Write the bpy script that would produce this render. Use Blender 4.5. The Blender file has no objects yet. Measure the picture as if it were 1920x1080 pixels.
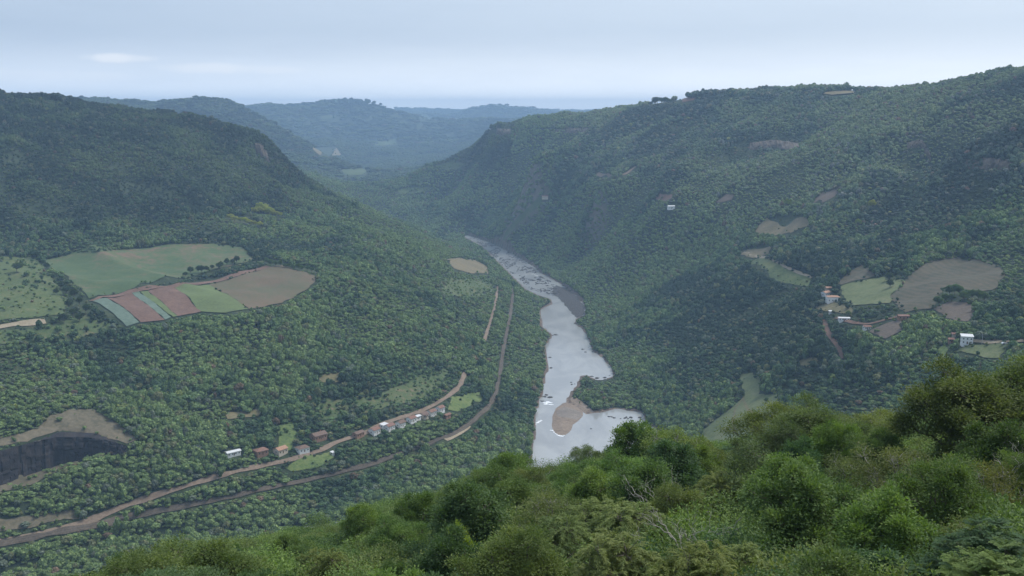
import bpy, bmesh, math, random
import numpy as np
from mathutils import Vector, Matrix
from mathutils.geometry import delaunay_2d_cdt

scene = bpy.context.scene
R = math.radians
RNG = np.random.default_rng(7)
random.seed(7)

# ------------------------------------------------------------------ camera
CAM_Z = 300.0
FPX = 1925.0                      # focal length in pixels of the 1920 wide photograph
PITCH = R(9.9)
cam_data = bpy.data.cameras.new('camera')
cam_data.sensor_width = 36.0
cam_data.lens = 36.0 * FPX / 1920.0
cam_data.clip_start = 0.5
cam_data.clip_end = 40000.0
cam = bpy.data.objects.new('camera', cam_data)
cam.location = (0, 0, CAM_Z)
cam.rotation_euler = (R(90) - PITCH, 0, 0)
scene.collection.objects.link(cam)
scene.camera = cam

# ------------------------------------------------------------------ sky
SUN_AZ, SUN_EL = R(62), R(52)     # azimuth clockwise from +Y, behind thin cloud
world = bpy.data.worlds.new('World')
scene.world = world
world.use_nodes = True
nt = world.node_tree
nt.nodes.clear()
def N(tree, typ, **kw):
    n = tree.nodes.new(typ)
    for k, v in kw.items():
        setattr(n, k, v)
    return n
out = N(nt, 'ShaderNodeOutputWorld')
bg = N(nt, 'ShaderNodeBackground')
bg.inputs['Strength'].default_value = 0.1
sky = N(nt, 'ShaderNodeTexSky', sky_type='NISHITA', sun_disc=False)
sky.sun_elevation = SUN_EL
sky.sun_rotation = SUN_AZ
sky.air_density = 1.3
sky.dust_density = 2.0
tc = N(nt, 'ShaderNodeTexCoord')
sep = N(nt, 'ShaderNodeSeparateXYZ')
nt.links.new(tc.outputs['Generated'], sep.inputs[0])
def math_node(tree, op, a, b=None, c=None, clamp=False):
    m = N(tree, 'ShaderNodeMath', operation=op)
    m.use_clamp = clamp
    for i, v in enumerate((a, b, c)):
        if v is None:
            continue
        if isinstance(v, (int, float)):
            m.inputs[i].default_value = v
        else:
            tree.links.new(v, m.inputs[i])
    return m.outputs[0]
def mixc(tree, fac, a, b, mode='MIX'):
    m = N(tree, 'ShaderNodeMix', data_type='RGBA', blend_type=mode)
    for i, v in ((0, fac), (6, a), (7, b)):
        if isinstance(v, (int, float)):
            m.inputs[i].default_value = v
        elif isinstance(v, tuple):
            m.inputs[i].default_value = (*v, 1.0) if len(v) == 3 else v
        else:
            tree.links.new(v, m.inputs[i])
    return m.outputs[2]
def ramp(tree, fac, stops, interp='LINEAR'):
    r = N(tree, 'ShaderNodeValToRGB')
    r.color_ramp.interpolation = interp
    el = r.color_ramp.elements
    while len(el) < len(stops):
        el.new(0.5)
    for e, (p, c) in zip(el, stops):
        e.position = p
        e.color = (*c, 1.0) if len(c) == 3 else c
    tree.links.new(fac, r.inputs[0])
    return r.outputs[0]
def noise(tree, vec, scale, detail=4.0, rough=0.55, dist=0.0):
    n = N(tree, 'ShaderNodeTexNoise')
    n.inputs['Scale'].default_value = scale
    n.inputs['Detail'].default_value = detail
    n.inputs['Roughness'].default_value = rough
    n.inputs['Distortion'].default_value = dist
    if vec is not None:
        tree.links.new(vec, n.inputs['Vector'])
    return n.outputs['Fac']
# cloud layer: the direction is projected on a flat cloud deck so that clouds flatten towards the horizon
zz = math_node(nt, 'MAXIMUM', sep.outputs[2], 0.0)
zz = math_node(nt, 'ADD', zz, 0.10)
deck = N(nt, 'ShaderNodeCombineXYZ')
nt.links.new(math_node(nt, 'DIVIDE', sep.outputs[0], zz), deck.inputs[0])
nt.links.new(math_node(nt, 'DIVIDE', sep.outputs[1], zz), deck.inputs[1])
n1 = noise(nt, deck.outputs[0], 0.55, 5, 0.55, 0.3)
n2 = noise(nt, deck.outputs[0], 1.9, 5, 0.6, 0.2)
cl = math_node(nt, 'MULTIPLY_ADD', n2, 0.35, math_node(nt, 'MULTIPLY', n1, 0.75))
cl = ramp(nt, cl, [(0.30, (0, 0, 0)), (0.72, (1, 1, 1))], 'EASE')
# thin cloud is brighter towards the veiled sun
sd = (math.sin(SUN_AZ) * math.cos(SUN_EL), math.cos(SUN_AZ) * math.cos(SUN_EL), math.sin(SUN_EL))
dotn = N(nt, 'ShaderNodeVectorMath', operation='DOT_PRODUCT')
nt.links.new(tc.outputs['Generated'], dotn.inputs[0])
dotn.inputs[1].default_value = sd
glow = math_node(nt, 'MULTIPLY_ADD', dotn.outputs['Value'], 0.5, 0.5, True)
fac = math_node(nt, 'MULTIPLY_ADD', cl, 0.12, math_node(nt, 'MULTIPLY_ADD', glow, 2.3, -1.04), True)
cloud_col = mixc(nt, fac, (2.6, 3.45, 4.75), (5.1, 5.85, 6.8))
low = N(nt, 'ShaderNodeMapRange', interpolation_type='SMOOTHSTEP')      # the cloud layer whitens towards the horizon
nt.links.new(sep.outputs[2], low.inputs[0])
low.inputs[1].default_value, low.inputs[2].default_value, low.inputs[3].default_value, low.inputs[4].default_value = -0.01, 0.075, 1.0, 0.0
cloud_col = mixc(nt, 1.0, cloud_col, mixc(nt, low.outputs[0], (1.0, 1.0, 1.0), (2.15, 1.9, 1.65)), 'MULTIPLY')
sky_mix = mixc(nt, 0.93, sky.outputs[0], cloud_col)
# a few small sunlit fair weather clouds low over the far hills
AZV = N(nt, 'ShaderNodeMath', operation='ARCTAN2')
nt.links.new(sep.outputs[0], AZV.inputs[0]); nt.links.new(sep.outputs[1], AZV.inputs[1])
wob = noise(nt, tc.outputs['Generated'], 26.0, 5, 0.6, 0.3)
puff = None
for (a0, e0, wa, we, amp) in ((-20.2, 2.55, 1.9, 0.26, 0.55), (-16.2, 2.1, 2.9, 0.30, 0.38), (-12.6, 2.05, 1.6, 0.2, 0.22), (-24.5, 1.6, 5.0, 0.35, 0.15)):
    da = math_node(nt, 'DIVIDE', math_node(nt, 'SUBTRACT', AZV.outputs[0], R(a0)), R(wa))
    de = math_node(nt, 'DIVIDE', math_node(nt, 'SUBTRACT', sep.outputs[2], math.sin(R(e0))), R(we))
    q = math_node(nt, 'ADD', math_node(nt, 'MULTIPLY', da, da), math_node(nt, 'MULTIPLY', de, de))
    q = math_node(nt, 'ADD', q, math_node(nt, 'MULTIPLY_ADD', wob, 2.6, -1.3))
    m = N(nt, 'ShaderNodeMapRange', interpolation_type='SMOOTHSTEP')
    nt.links.new(q, m.inputs[0])
    m.inputs[1].default_value, m.inputs[2].default_value = 1.3, 0.0
    m.inputs[3].default_value, m.inputs[4].default_value = 0.0, amp
    puff = m.outputs[0] if puff is None else math_node(nt, 'MAXIMUM', puff, m.outputs[0])
sky_mix = mixc(nt, puff, sky_mix, (6.8, 6.95, 7.2))
nt.links.new(sky_mix, bg.inputs['Color'])
nt.links.new(bg.outputs[0], out.inputs['Surface'])

# ------------------------------------------------------------------ sun behind cloud, exposure
sun_d = bpy.data.lights.new('sun', 'SUN')
sun_d.energy = 2.0
sun_d.angle = R(16)
sun_d.color = (1.0, 0.96, 0.90)
sun = bpy.data.objects.new('sun', sun_d)
sun.rotation_euler = Vector(sd).to_track_quat('Z', 'Y').to_euler()
sun.location = (200, 100, 600)
scene.collection.objects.link(sun)
scene.view_settings.view_transform = 'Standard'
scene.view_settings.look = 'None'
scene.view_settings.gamma = 1.0
scene.view_settings.exposure = 0.6
scene.view_settings.use_curve_mapping = False
scene.render.engine = 'CYCLES'
scene.cycles.use_denoising = True
scene.cycles.max_bounces = 6
scene.cycles.diffuse_bounces = 3
scene.cycles.glossy_bounces = 2
scene.cycles.transmission_bounces = 3
scene.cycles.volume_bounces = 3
scene.cycles.transparent_max_bounces = 6

# ------------------------------------------------------------------ helpers
COL = scene.collection
def tag(o, label=None, cat=None, group=None, kind=None):
    for k, v in (('label', label), ('category', cat), ('group', group), ('kind', kind)):
        if v:
            o[k] = v
    return o
def mesh_obj(name, verts, faces, mat, parent=None, link=True, smooth=False):
    me = bpy.data.meshes.new(name)
    me.from_pydata([tuple(v) for v in verts], [], [tuple(f) for f in faces])
    if smooth:
        me.polygons.foreach_set('use_smooth', [True] * len(me.polygons))
    if mat:
        me.materials.append(mat)
    o = bpy.data.objects.new(name, me)
    if parent is not None:
        o.parent = parent
    if link:
        COL.objects.link(o)
    return o
def fast_mesh(name, verts, faces4=None, faces3=None):
    """numpy arrays -> mesh"""
    me = bpy.data.meshes.new(name)
    verts = np.asarray(verts, dtype=np.float32)
    me.vertices.add(len(verts))
    me.vertices.foreach_set('co', verts.ravel())
    loops, starts, n = [], [], 0
    for f in (faces4, faces3):
        if f is None or len(f) == 0:
            continue
        f = np.asarray(f, dtype=np.int32)
        loops.append(f.ravel())
        starts.append(n + np.arange(len(f), dtype=np.int32) * f.shape[1])
        n += f.size
    lo = np.concatenate(loops)
    st = np.concatenate(starts)
    me.loops.add(len(lo))
    me.loops.foreach_set('vertex_index', lo)
    me.polygons.add(len(st))
    me.polygons.foreach_set('loop_start', st)
    me.update(calc_edges=True)
    return me
def empty(name, loc, rz=0.0):
    o = bpy.data.objects.new(name, None)
    o.location = loc
    o.rotation_euler = (0, 0, rz)
    o.empty_display_size = 0.5
    COL.objects.link(o)
    return o
def hash2(ix, iy, seed):
    h = (ix.astype(np.int64) * 374761393 + iy.astype(np.int64) * 668265263 + seed * 974634777) & 0xFFFFFFFF
    h = ((h ^ (h >> 13)) * 1274126177) & 0xFFFFFFFF
    h = (h ^ (h >> 16)) & 0xFFFFFFFF
    return h / 4294967295.0
def vnoise(x, y, seed=0):
    x = np.asarray(x, float); y = np.asarray(y, float)
    ix, iy = np.floor(x), np.floor(y)
    fx, fy = x - ix, y - iy
    fx = fx * fx * (3 - 2 * fx); fy = fy * fy * (3 - 2 * fy)
    a = hash2(ix, iy, seed); b = hash2(ix + 1, iy, seed)
    c = hash2(ix, iy + 1, seed); d = hash2(ix + 1, iy + 1, seed)
    return (a * (1 - fx) + b * fx) * (1 - fy) + (c * (1 - fx) + d * fx) * fy
def fbm(x, y, seed=0, oct=4):
    t, a, s = 0.0, 0.5, 0.0
    for i in range(oct):
        t = t + a * vnoise(x * 2 ** i + 17.3 * i, y * 2 ** i - 9.1 * i, seed + i)
        s += a
        a *= 0.5
    return t / s
def sstep(a, b, x):
    t = np.clip((x - a) / (b - a), 0, 1)
    return t * t * (3 - 2 * t)
def in_poly(px, py, poly):
    px = np.asarray(px, float); py = np.asarray(py, float)
    inside = np.zeros(px.shape, bool)
    n = len(poly)
    for i in range(n):
        x1, y1 = poly[i]; x2, y2 = poly[(i + 1) % n]
        if y1 == y2:
            continue
        c = ((y1 > py) != (y2 > py)) & (px < (x2 - x1) * (py - y1) / (y2 - y1) + x1)
        inside ^= c
    return inside
def seg_dist(px, py, pts, closed=False):
    best = np.full(np.shape(px), 1e18)
    n = len(pts)
    for i in range(n if closed else n - 1):
        x1, y1 = pts[i]; x2, y2 = pts[(i + 1) % n]
        dx, dy = x2 - x1, y2 - y1
        L = dx * dx + dy * dy + 1e-9
        t = np.clip(((px - x1) * dx + (py - y1) * dy) / L, 0, 1)
        d = (px - x1 - t * dx) ** 2 + (py - y1 - t * dy) ** 2
        best = np.minimum(best, d)
    return np.sqrt(best)

# photograph geometry: sight line through a point of the photograph, used once to survey where things stand
CP, SP = math.cos(PITCH), math.sin(PITCH)
def sight(px, py):
    u, v = (px - 960.0) / FPX, (540.0 - py) / FPX
    return u, CP + v * SP, -SP + v * CP          # x, y, z
def survey_z(px, py, z):
    x, y, dz = sight(px, py)
    t = (z - CAM_Z) / dz
    return (x * t, y * t, z)
def survey_d(px, py, D):
    x, y, dz = sight(px, py)
    t = D / y
    return (x * t, D, CAM_Z + dz * t)
def project(x, y, z):
    dz = z - CAM_Z
    depth = y * CP - dz * SP
    depth = np.maximum(depth, 0.1)
    v = (y * SP + dz * CP) / depth
    return 960 + FPX * x / depth, 540 - FPX * v

# ------------------------------------------------------------------ terrain
RIVER_PX = [(868,443),(880,449),(905,462),(925,482),(945,502),(965,522),(985,542),(1008,553),(1030,560),(1036,569),(1014,580),(1012,592),
 (1016,612),(1036,629),(1022,647),(1024,670),(1028,690),(1020,708),(1018,735),(1010,750),(1003,778),(1002,805),(1000,835),(994,862),(960,885),
 (890,911),(800,942),(600,985),(400,1000),(290,1003),(205,1018),(100,1050),(-150,1118),(-300,1180),
 (-270,1184),(0,1084),(110,1053),(212,1028),(290,1013),(400,1010),(600,996),(800,956),(950,930),(1100,935),(1200,900),(1260,860),(1262,830),(1240,808),(1213,795),(1205,775),
 (1190,770),(1175,770),(1160,765),(1130,772),(1100,776),(1085,765),(1070,758),(1062,752),(1070,738),(1083,722),(1088,706),(1100,703),(1120,714),
 (1135,713),(1150,706),(1147,690),(1130,670),(1110,656),(1106,640),(1095,618),(1078,607),(1080,598),(1098,590),(1096,572),(1078,550),(1052,532),
 (1020,515),(1003,500),(985,489),(965,477),(942,464),(915,453),(895,446),(880,441)]
RIVER = [survey_z(x, y, 0)[:2] for x, y in RIVER_PX]
ctrl = []
for i, (x, y) in enumerate(RIVER):
    ctrl.append((x, y, -1.0))
RIDGE = []
def CZ(*rows):
    for px, py, z in rows:
        ctrl.append(survey_z(px, py, z))
def CD(*rows, back=None):
    for px, py, D in rows:
        x, y, z = survey_d(px, py, D)
        if back:
            RIDGE.append((x, y))
            z -= 8.5
        ctrl.append((x, y, z))
        if back:
            for dd, drop in back:
                xb, yb, zb = survey_d(px, py, D + dd)
                ctrl.append((xb, yb, max(min(z - 8, zb) - drop, 10.0)))
# valley shelf: railway, road, village
CZ((960,545,12),(935,700,12),(925,750,12),(850,815,12),(690,875,12),(560,905,12),(430,940,12),(250,965,12),(100,1000,12),(0,1025,12),(-150,1060,12))
CZ((935,545,24),(925,590,27),(905,650,28),(870,710,28),(835,745,29),(760,785,29),(690,815,29),(640,828,29),(560,858,28),(480,875,27),(400,900,25),(300,930,21),(200,960,16))
CZ((600,760,45),(400,775,48),(760,700,46),(840,640,46),(880,560,45),(875,500,48),(800,580,68),(700,640,66))
CZ((100,700,74),(300,700,70),(500,680,72),(110,770,68),(200,800,60),(107,816,56),(20,830,58),(-150,850,60),(300,820,48))
CZ((100,640,92),(300,630,90),(450,605,94),(600,570,96),(0,660,92))
CZ((200,590,102),(400,570,103),(560,535,106),(300,500,113),(420,475,117),(100,500,117),(0,600,105),(0,500,120),(650,520,106),(700,480,110),(760,460,105),(820,500,78))
CZ((-300,450,150),(-300,600,105),(-300,800,62),(-300,1000,14))
# left hill
CZ((0,440,140),(200,450,134),(450,440,132),(490,395,145),(600,420,125),(650,380,140),(750,425,100))
CD((0,300,1500),(200,320,1550),(400,330,1620),(100,235,1650),(300,260,1700),(-300,300,1450),(500,330,1740),(580,375,1790))
CD((-400,150,1700),(-150,165,1720),(0,174,1750),(100,180,1780),(200,202,1800),(260,206,1815),(330,207,1830),(400,224,1850),(470,242,1880),(505,255,1900), back=((300,25),(800,60)))
CD((520,285,1915),(560,322,1930),(620,350,1970),(700,388,2050),(760,414,2130),(830,438,2250), back=((220,60),(500,140)))
# right bank and hill
CZ((1200,600,25),(1300,600,45),(1250,720,14),(1300,700,30),(1400,650,60),(1500,650,84),(1400,780,45),(1340,800,30),(1560,558,110),(1700,620,113),(1812,640,125),
   (1900,645,128),(1650,740,85),(1800,740,103),(1800,520,135),(1620,530,120),(1700,480,140),(1450,500,110),(1470,420,140),(1300,480,76),(1100,480,32),(1150,540,20),
   (1258,389,140),(1022,370,115),(940,438,25),(1150,330,175),(1000,300,190),(1400,350,180),(1550,370,180),(1700,400,172),(1880,400,185),(1920,520,142),(2150,500,165),(2150,640,150))
CZ((1130,740,2.5),(1170,745,2.5),(1100,740,2.5),(1190,735,4))
CD((1300,250,2050),(1100,260,2350),(1500,260,1800),(1700,250,1550),(1650,320,1400),(1850,320,1200),(1250,320,1850),(900,340,2600),(800,380,2700))
CD((2200,90,1450),(2050,100,1500),(1920,121,1600),(1800,148,1650),(1690,162,1800),(1560,159,2000),(1440,170,2050),(1370,168,2150),(1290,174,2250),(1230,188,2350),
   (1150,202,2500),(1050,219,2600),(980,226,2700),(918,233,2800), back=((300,15),(800,50)))
CD((905,262,2820),(890,270,2850),(850,288,2900),(800,308,2950),(760,328,3000),(720,353,3050), back=((250,70),(500,130)))
CD((1920,207,1250),(1850,238,1270),(1780,290,1300),(1740,315,1320), back=((110,25),))
CD((2150,150,1200),(2100,330,1100))
# valley behind the spur, far hills, far plateau
CD((560,300,3700),(300,240,4000),(480,260,4000))
CD((60,184,4300),(100,182,4300),(170,182,4300),(240,188,4300),(320,187,4300),(350,179,4300),(385,177,4300),(440,187,4300),(480,205,4250),(520,232,4200),(570,262,4100),(620,290,4000),(670,318,3900), back=((350,45),(800,110)))
CD((500,196,6900),(560,198,6900),(610,191,6900),(640,189,6900),(700,197,6900),(735,206,6950),(790,224,7000),(860,221,7100),(920,224,7200), back=((700,60),(1300,90)))
CD((700,260,6200),(800,265,6200),(860,250,6400),(620,255,6200),(760,300,5400),(700,310,5000))
CD((700,213,9300),(800,214,9300),(862,213,9300),(885,199,9400),(930,198,9400),(975,200,9400),(1010,206,9400),(1080,208,9400),(1300,206,9400),(400,208,9400), back=((500,45),))
CD((0,204,11000),(500,204,11000),(760,204,11000),(900,205,11000),(1060,206,11000),(1500,204,11000),(1900,204,11000), back=((600,20),))
# hidden ground under the lookout
for p in ((0,500,60),(150,600,35),(-200,500,25),(250,500,105),(400,550,140),(-500,600,12),(-400,300,40),(0,250,110),(300,250,150),(-200,250,80),(0,-250,260),(600,200,210),(700,600,190),(-700,300,60),(-700,0,60),
          (700,-250,260),(-700,-250,120)):
    ctrl.append(p)
for p in ((-3000,1500,330),(-3000,3000,320),(3000,1500,360),(3000,3000,340),(-6200,10500,300),(6200,10500,310),(-5000,500,250),(5000,500,320),(1500,600,300),(1800,1200,350),(-1500,900,160),(-1500,400,80),(1500,2400,330),(2000,4500,320),(800,4600,280),(900,7000,270)):
    ctrl.append(p)
ctrl = np.array(ctrl)
MQC = 12.0
def _fit():
    P = ctrl[:, :2]
    d2 = ((P[:, None, :] - P[None]) ** 2).sum(-1)
    A = -np.sqrt(d2 + MQC ** 2) / 1000.0
    n = len(P)
    A[np.diag_indices(n)] += 0.012
    B = np.zeros((n + 1, n + 1)); B[:n, :n] = A; B[:n, n] = 1; B[n, :n] = 1
    return np.linalg.solve(B, np.append(ctrl[:, 2], 0.0))
W = _fit()
def rbf(x, y):
    sh = x.shape
    x = x.ravel(); y = y.ravel()
    o = np.empty(len(x))
    for s in range(0, len(x), 40000):
        xs, ys = x[s:s + 40000, None], y[s:s + 40000, None]
        o[s:s + 40000] = (-np.sqrt((xs - ctrl[None, :, 0]) ** 2 + (ys - ctrl[None, :, 1]) ** 2 + MQC ** 2) / 1000.0) @ W[:-1] + W[-1]
    return o.reshape(sh)
def axis(*parts):
    a = [parts[0][0]]
    for s, e, st in parts:
        n = max(1, int(round((e - s) / st)))
        a += list(np.linspace(s, e, n + 1)[1:])
    return np.array(a)
GX = axis((-6400,-1500,80),(-1500,-560,11),(-560,560,5),(560,1500,11),(1500,6400,80))
GY = axis((-300,-30,15),(-30,160,3.5),(160,1950,5),(1950,3200,11),(3200,11800,60))
QTOP = [(-150,858),(-40,850),(0,845),(50,830),(107,818),(170,818),(210,826),(238,833)]
QBOT = [(-150,905),(-40,900),(0,895),(50,889),(85,873),(150,856),(205,846),(236,838)]
Q_TOPZ, Q_BOTZ = [60,59,58,57,56,55,53,51], [37,36,35,34,35,40,45,49]
Q_T = [survey_z(p[0], p[1], z) for p, z in zip(QTOP, Q_TOPZ)]
def lookout(x, y):
    yy = np.maximum(y, 0)
    near = 300 - 1.9 - 7.6 * (1 - np.exp(-np.maximum(yy - 1.5, 0) / 6.0)) - 0.315 * yy + 0.15 * np.clip(x, -80, 120)
    near = near + np.where(y < 0, np.minimum(-y * 0.15, 10), 0)
    k = np.maximum(yy - 115, 0)
    near = near - np.minimum(0.0022 * k * k, 0.42 * k)
    near = near - 0.12 * np.maximum(-x, 0) * sstep(25, 80, yy) - 0.004 * np.maximum(-x - 60, 0) ** 1.6
    near = near + 1.6 * (fbm(x / 14, y / 14, 91, 3) - 0.5)
    return near
XX, YY = np.meshgrid(GX, GY)
H = rbf(XX, YY)
rm = np.full(XX.shape, 1e9)
for a_, b_ in RIDGE:
    if b_ < 3300:
        rm = np.minimum(rm, (XX - a_) ** 2 + (YY - b_) ** 2)
rm = 1 - 0.8 * np.exp(-rm / 130.0 ** 2)
# spurs and gullies on the hillsides, running down towards the river
hill = sstep(60, 170, H)
sgn = np.where(XX < 0, 1.0, -1.0)
al = (XX * 0.80 * sgn - YY * 0.60)
ac = (XX * 0.60 * sgn + YY * 0.80)
wx = 60 * (fbm(XX / 300, YY / 300, 5, 3) - 0.5)
gul = 1 - np.abs(2 * fbm((ac + wx) / 135, (al + wx) / 420, 11, 3) - 1) * 1.6
H = H + rm * hill * (gul - 0.55) * 30 * sstep(500, 1000, YY) * (1 - 0.45 * sstep(250, 300, H))
H = H + (fbm(XX / 45, YY / 45, 23, 4) - 0.5) * (3 + 10 * hill * rm)
H = H + sstep(3000, 4200, YY) * (fbm(XX / 520, YY / 520, 31, 4) - 0.5) * 30
H = np.minimum(H, 388)
rd = seg_dist(XX, YY, RIVER, True)
rin = in_poly(XX, YY, RIVER)
H = np.where(rin, -0.6 - np.minimum(rd, 12) * 0.16, np.maximum(H, 0.5 + np.minimum(rd, 30) * 0.09))
# quarry pit in front of the dark rock face
pit_front = [survey_z(p[0], p[1], z) for p, z in ((( -150, 960), 33), ((0, 945), 32), ((60, 925), 32), ((110, 905), 34), ((170, 880), 40), ((236, 845), 50))]
PIT = [q[:2] for q in Q_T] + [q[:2] for q in reversed(pit_front)]
pin = in_poly(XX, YY, PIT)
pt = np.interp(XX, [q[0] for q in Q_T], Q_BOTZ)
H = np.where(pin, np.minimum(H, pt + 0.02 * (fbm(XX / 9, YY / 9, 3) - 0.5)), H)
LK = lookout(XX, YY)
H = np.where((YY < 420), np.maximum(H, LK), H)
HN = H.copy()
def ground(x, y):
    x = np.asarray(x, float); y = np.asarray(y, float)
    i = np.clip(np.searchsorted(GX, x) - 1, 0, len(GX) - 2)
    j = np.clip(np.searchsorted(GY, y) - 1, 0, len(GY) - 2)
    fx = np.clip((x - GX[i]) / (GX[i + 1] - GX[i]), 0, 1)
    fy = np.clip((y - GY[j]) / (GY[j + 1] - GY[j]), 0, 1)
    return (H[j, i] * (1 - fx) + H[j, i + 1] * fx) * (1 - fy) + (H[j + 1, i] * (1 - fx) + H[j + 1, i + 1] * fx) * fy
def on_ground(px, py, dmin=430.0, dmax=11600.0):
    """where the sight line through a point of the photograph meets the ground"""
    x, y, dz = sight(px, py)
    D = np.concatenate([np.arange(dmin, min(3400, dmax), 2.5), np.arange(3400, dmax, 25.0)]) if dmax > 3400 else np.arange(dmin, dmax, 1.0)
    t = D / y
    g = CAM_Z + dz * t - ground(x * t, D)
    k = np.argmax(g < 0) if (g < 0).any() else len(D) - 1
    if k > 0:
        f = g[k - 1] / (g[k - 1] - g[k] + 1e-9)
        d = D[k - 1] + (D[k] - D[k - 1]) * min(max(f, 0), 1)
    else:
        d = D[0]
    xx = x / y * d
    return (float(xx), float(d), float(ground(xx, d)))

# ------------------------------------------------------------------ materials
def new_mat(name):
    m = bpy.data.materials.new(name)
    m.use_nodes = True
    t = m.node_tree
    t.nodes.clear()
    o = N(t, 'ShaderNodeOutputMaterial')
    b = N(t, 'ShaderNodeBsdfPrincipled')
    b.inputs['Specular IOR Level'].default_value = 0.25
    b.inputs['Roughness'].default_value = 0.85
    t.links.new(b.outputs[0], o.inputs['Surface'])
    return m, t, b, o
def obj_coord(t):
    return N(t, 'ShaderNodeTexCoord').outputs['Object']
def geo_pos(t):
    return N(t, 'ShaderNodeNewGeometry').outputs['Position']
def bump(t, b, h, strength, dist):
    bm = N(t, 'ShaderNodeBump')
    bm.inputs['Strength'].default_value = strength
    bm.inputs['Distance'].default_value = dist
    t.links.new(h, bm.inputs['Height'])
    t.links.new(bm.outputs[0], b.inputs['Normal'])
def ground_mat(name, stops, s1=0.02, s2=0.35, bumpd=0.4, mixw=0.45):
    """mottled soil / crop / grass colour: two scales of noise through a ramp"""
    m, t, b, o = new_mat(name)
    p = geo_pos(t)
    a = math_node(t, 'MULTIPLY_ADD', noise(t, p, s1 * 4.5, 4, 0.6, 0.8), 0.45, math_node(t, 'MULTIPLY', noise(t, p, s1, 5, 0.6, 0.4), 0.55))
    c = noise(t, p, s2, 4, 0.65)
    f = math_node(t, 'MULTIPLY_ADD', c, mixw, math_node(t, 'MULTIPLY', a, 1 - mixw))
    col = ramp(t, f, [(0.5 + (p_ - 0.5) * 0.5, c_) for p_, c_ in stops])
    t.links.new(col, b.inputs['Base Color'])
    bump(t, b, c, 0.8, bumpd)
    return m
def row_mat(name, c1, c2, ang, period=3.0, s1=0.02):
    """crop rows: real rows of plants over bare soil, with patchy growth"""
    m, t, b, o = new_mat(name)
    p = geo_pos(t)
    mp = N(t, 'ShaderNodeMapping')
    mp.inputs['Rotation'].default_value = (0, 0, ang)
    t.links.new(p, mp.inputs[0])
    w = N(t, 'ShaderNodeTexWave', wave_type='BANDS', bands_direction='X')
    w.inputs['Scale'].default_value = 0.314 / period * 10 / 10
    w.inputs['Distortion'].default_value = 1.2
    w.inputs['Detail'].default_value = 3
    w.inputs['Detail Scale'].default_value = 0.6
    t.links.new(mp.outputs[0], w.inputs['Vector'])
    a = math_node(t, 'MULTIPLY_ADD', noise(t, p, s1 * 4.5, 4, 0.6, 0.8), 0.45, math_node(t, 'MULTIPLY', noise(t, p, s1, 5, 0.6, 0.4), 0.55))
    c = noise(t, p, 0.3, 4, 0.7)
    f = math_node(t, 'MULTIPLY_ADD', w.outputs['Fac'], 0.10, math_node(t, 'MULTIPLY_ADD', c, 0.40, math_node(t, 'MULTIPLY', a, 0.6)))
    col = ramp(t, f, [(0.42, c1), (0.68, c2)])
    t.links.new(col, b.inputs['Base Color'])
    bump(t, b, c, 0.7, 0.3)
    return m
def foliage_mat(name, source, col=(0.06, 0.10, 0.03), var=0.5, trans=0.22):
    """leaf material; per plant colour from the instance or the object, per leaf variation from the 'leaf' attribute"""
    m, t, b, o = new_mat(name)
    at = N(t, 'ShaderNodeAttribute')
    at.attribute_name = 'leaf'
    if source == 'INSTANCER':
        c = N(t, 'ShaderNodeAttribute', attribute_type='INSTANCER')
        c.attribute_name = 'tcol'
        base = c.outputs['Vector']
    else:
        c = N(t, 'ShaderNodeObjectInfo')
        base = c.outputs['Color']
    v = math_node(t, 'MULTIPLY_ADD', at.outputs['Fac'], var * 2, 1 - var)
    hs = N(t, 'ShaderNodeHueSaturation')
    hs.inputs['Saturation'].default_value = 1.0
    t.links.new(math_node(t, 'MULTIPLY_ADD', at.outputs['Fac'], -0.035, 0.5175), hs.inputs['Hue'])
    t.links.new(v, hs.inputs['Value'])
    t.links.new(base, hs.inputs['Color'])
    t.links.new(hs.outputs[0], b.inputs['Base Color'])
    b.inputs['Roughness'].default_value = 0.62
    b.inputs['Specular IOR Level'].default_value = 0.22
    if trans > 0:
        tr = N(t, 'ShaderNodeBsdfTranslucent')
        tc2 = mixc(t, 1.0, hs.outputs[0], (1.25, 1.35, 0.6), 'MULTIPLY')
        t.links.new(tc2, tr.inputs['Color'])
        mx = N(t, 'ShaderNodeMixShader')
        mx.inputs[0].default_value = trans
        t.links.new(b.outputs[0], mx.inputs[1])
        t.links.new(tr.outputs[0], mx.inputs[2])
        t.links.new(mx.outputs[0], o.inputs['Surface'])
    return m
def plain_mat(name, col, rough=0.8, ns=0.6, amt=0.25, spec=0.25):
    m, t, b, o = new_mat(name)
    n = noise(t, obj_coord(t), ns, 4, 0.65)
    lo = tuple(c * (1 - amt) for c in col); hi = tuple(min(c * (1 + amt), 1) for c in col)
    t.links.new(ramp(t, n, [(0.3, lo), (0.7, hi)]), b.inputs['Base Color'])
    b.inputs['Roughness'].default_value = rough
    b.inputs['Specular IOR Level'].default_value = spec
    return m
M = {}
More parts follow.
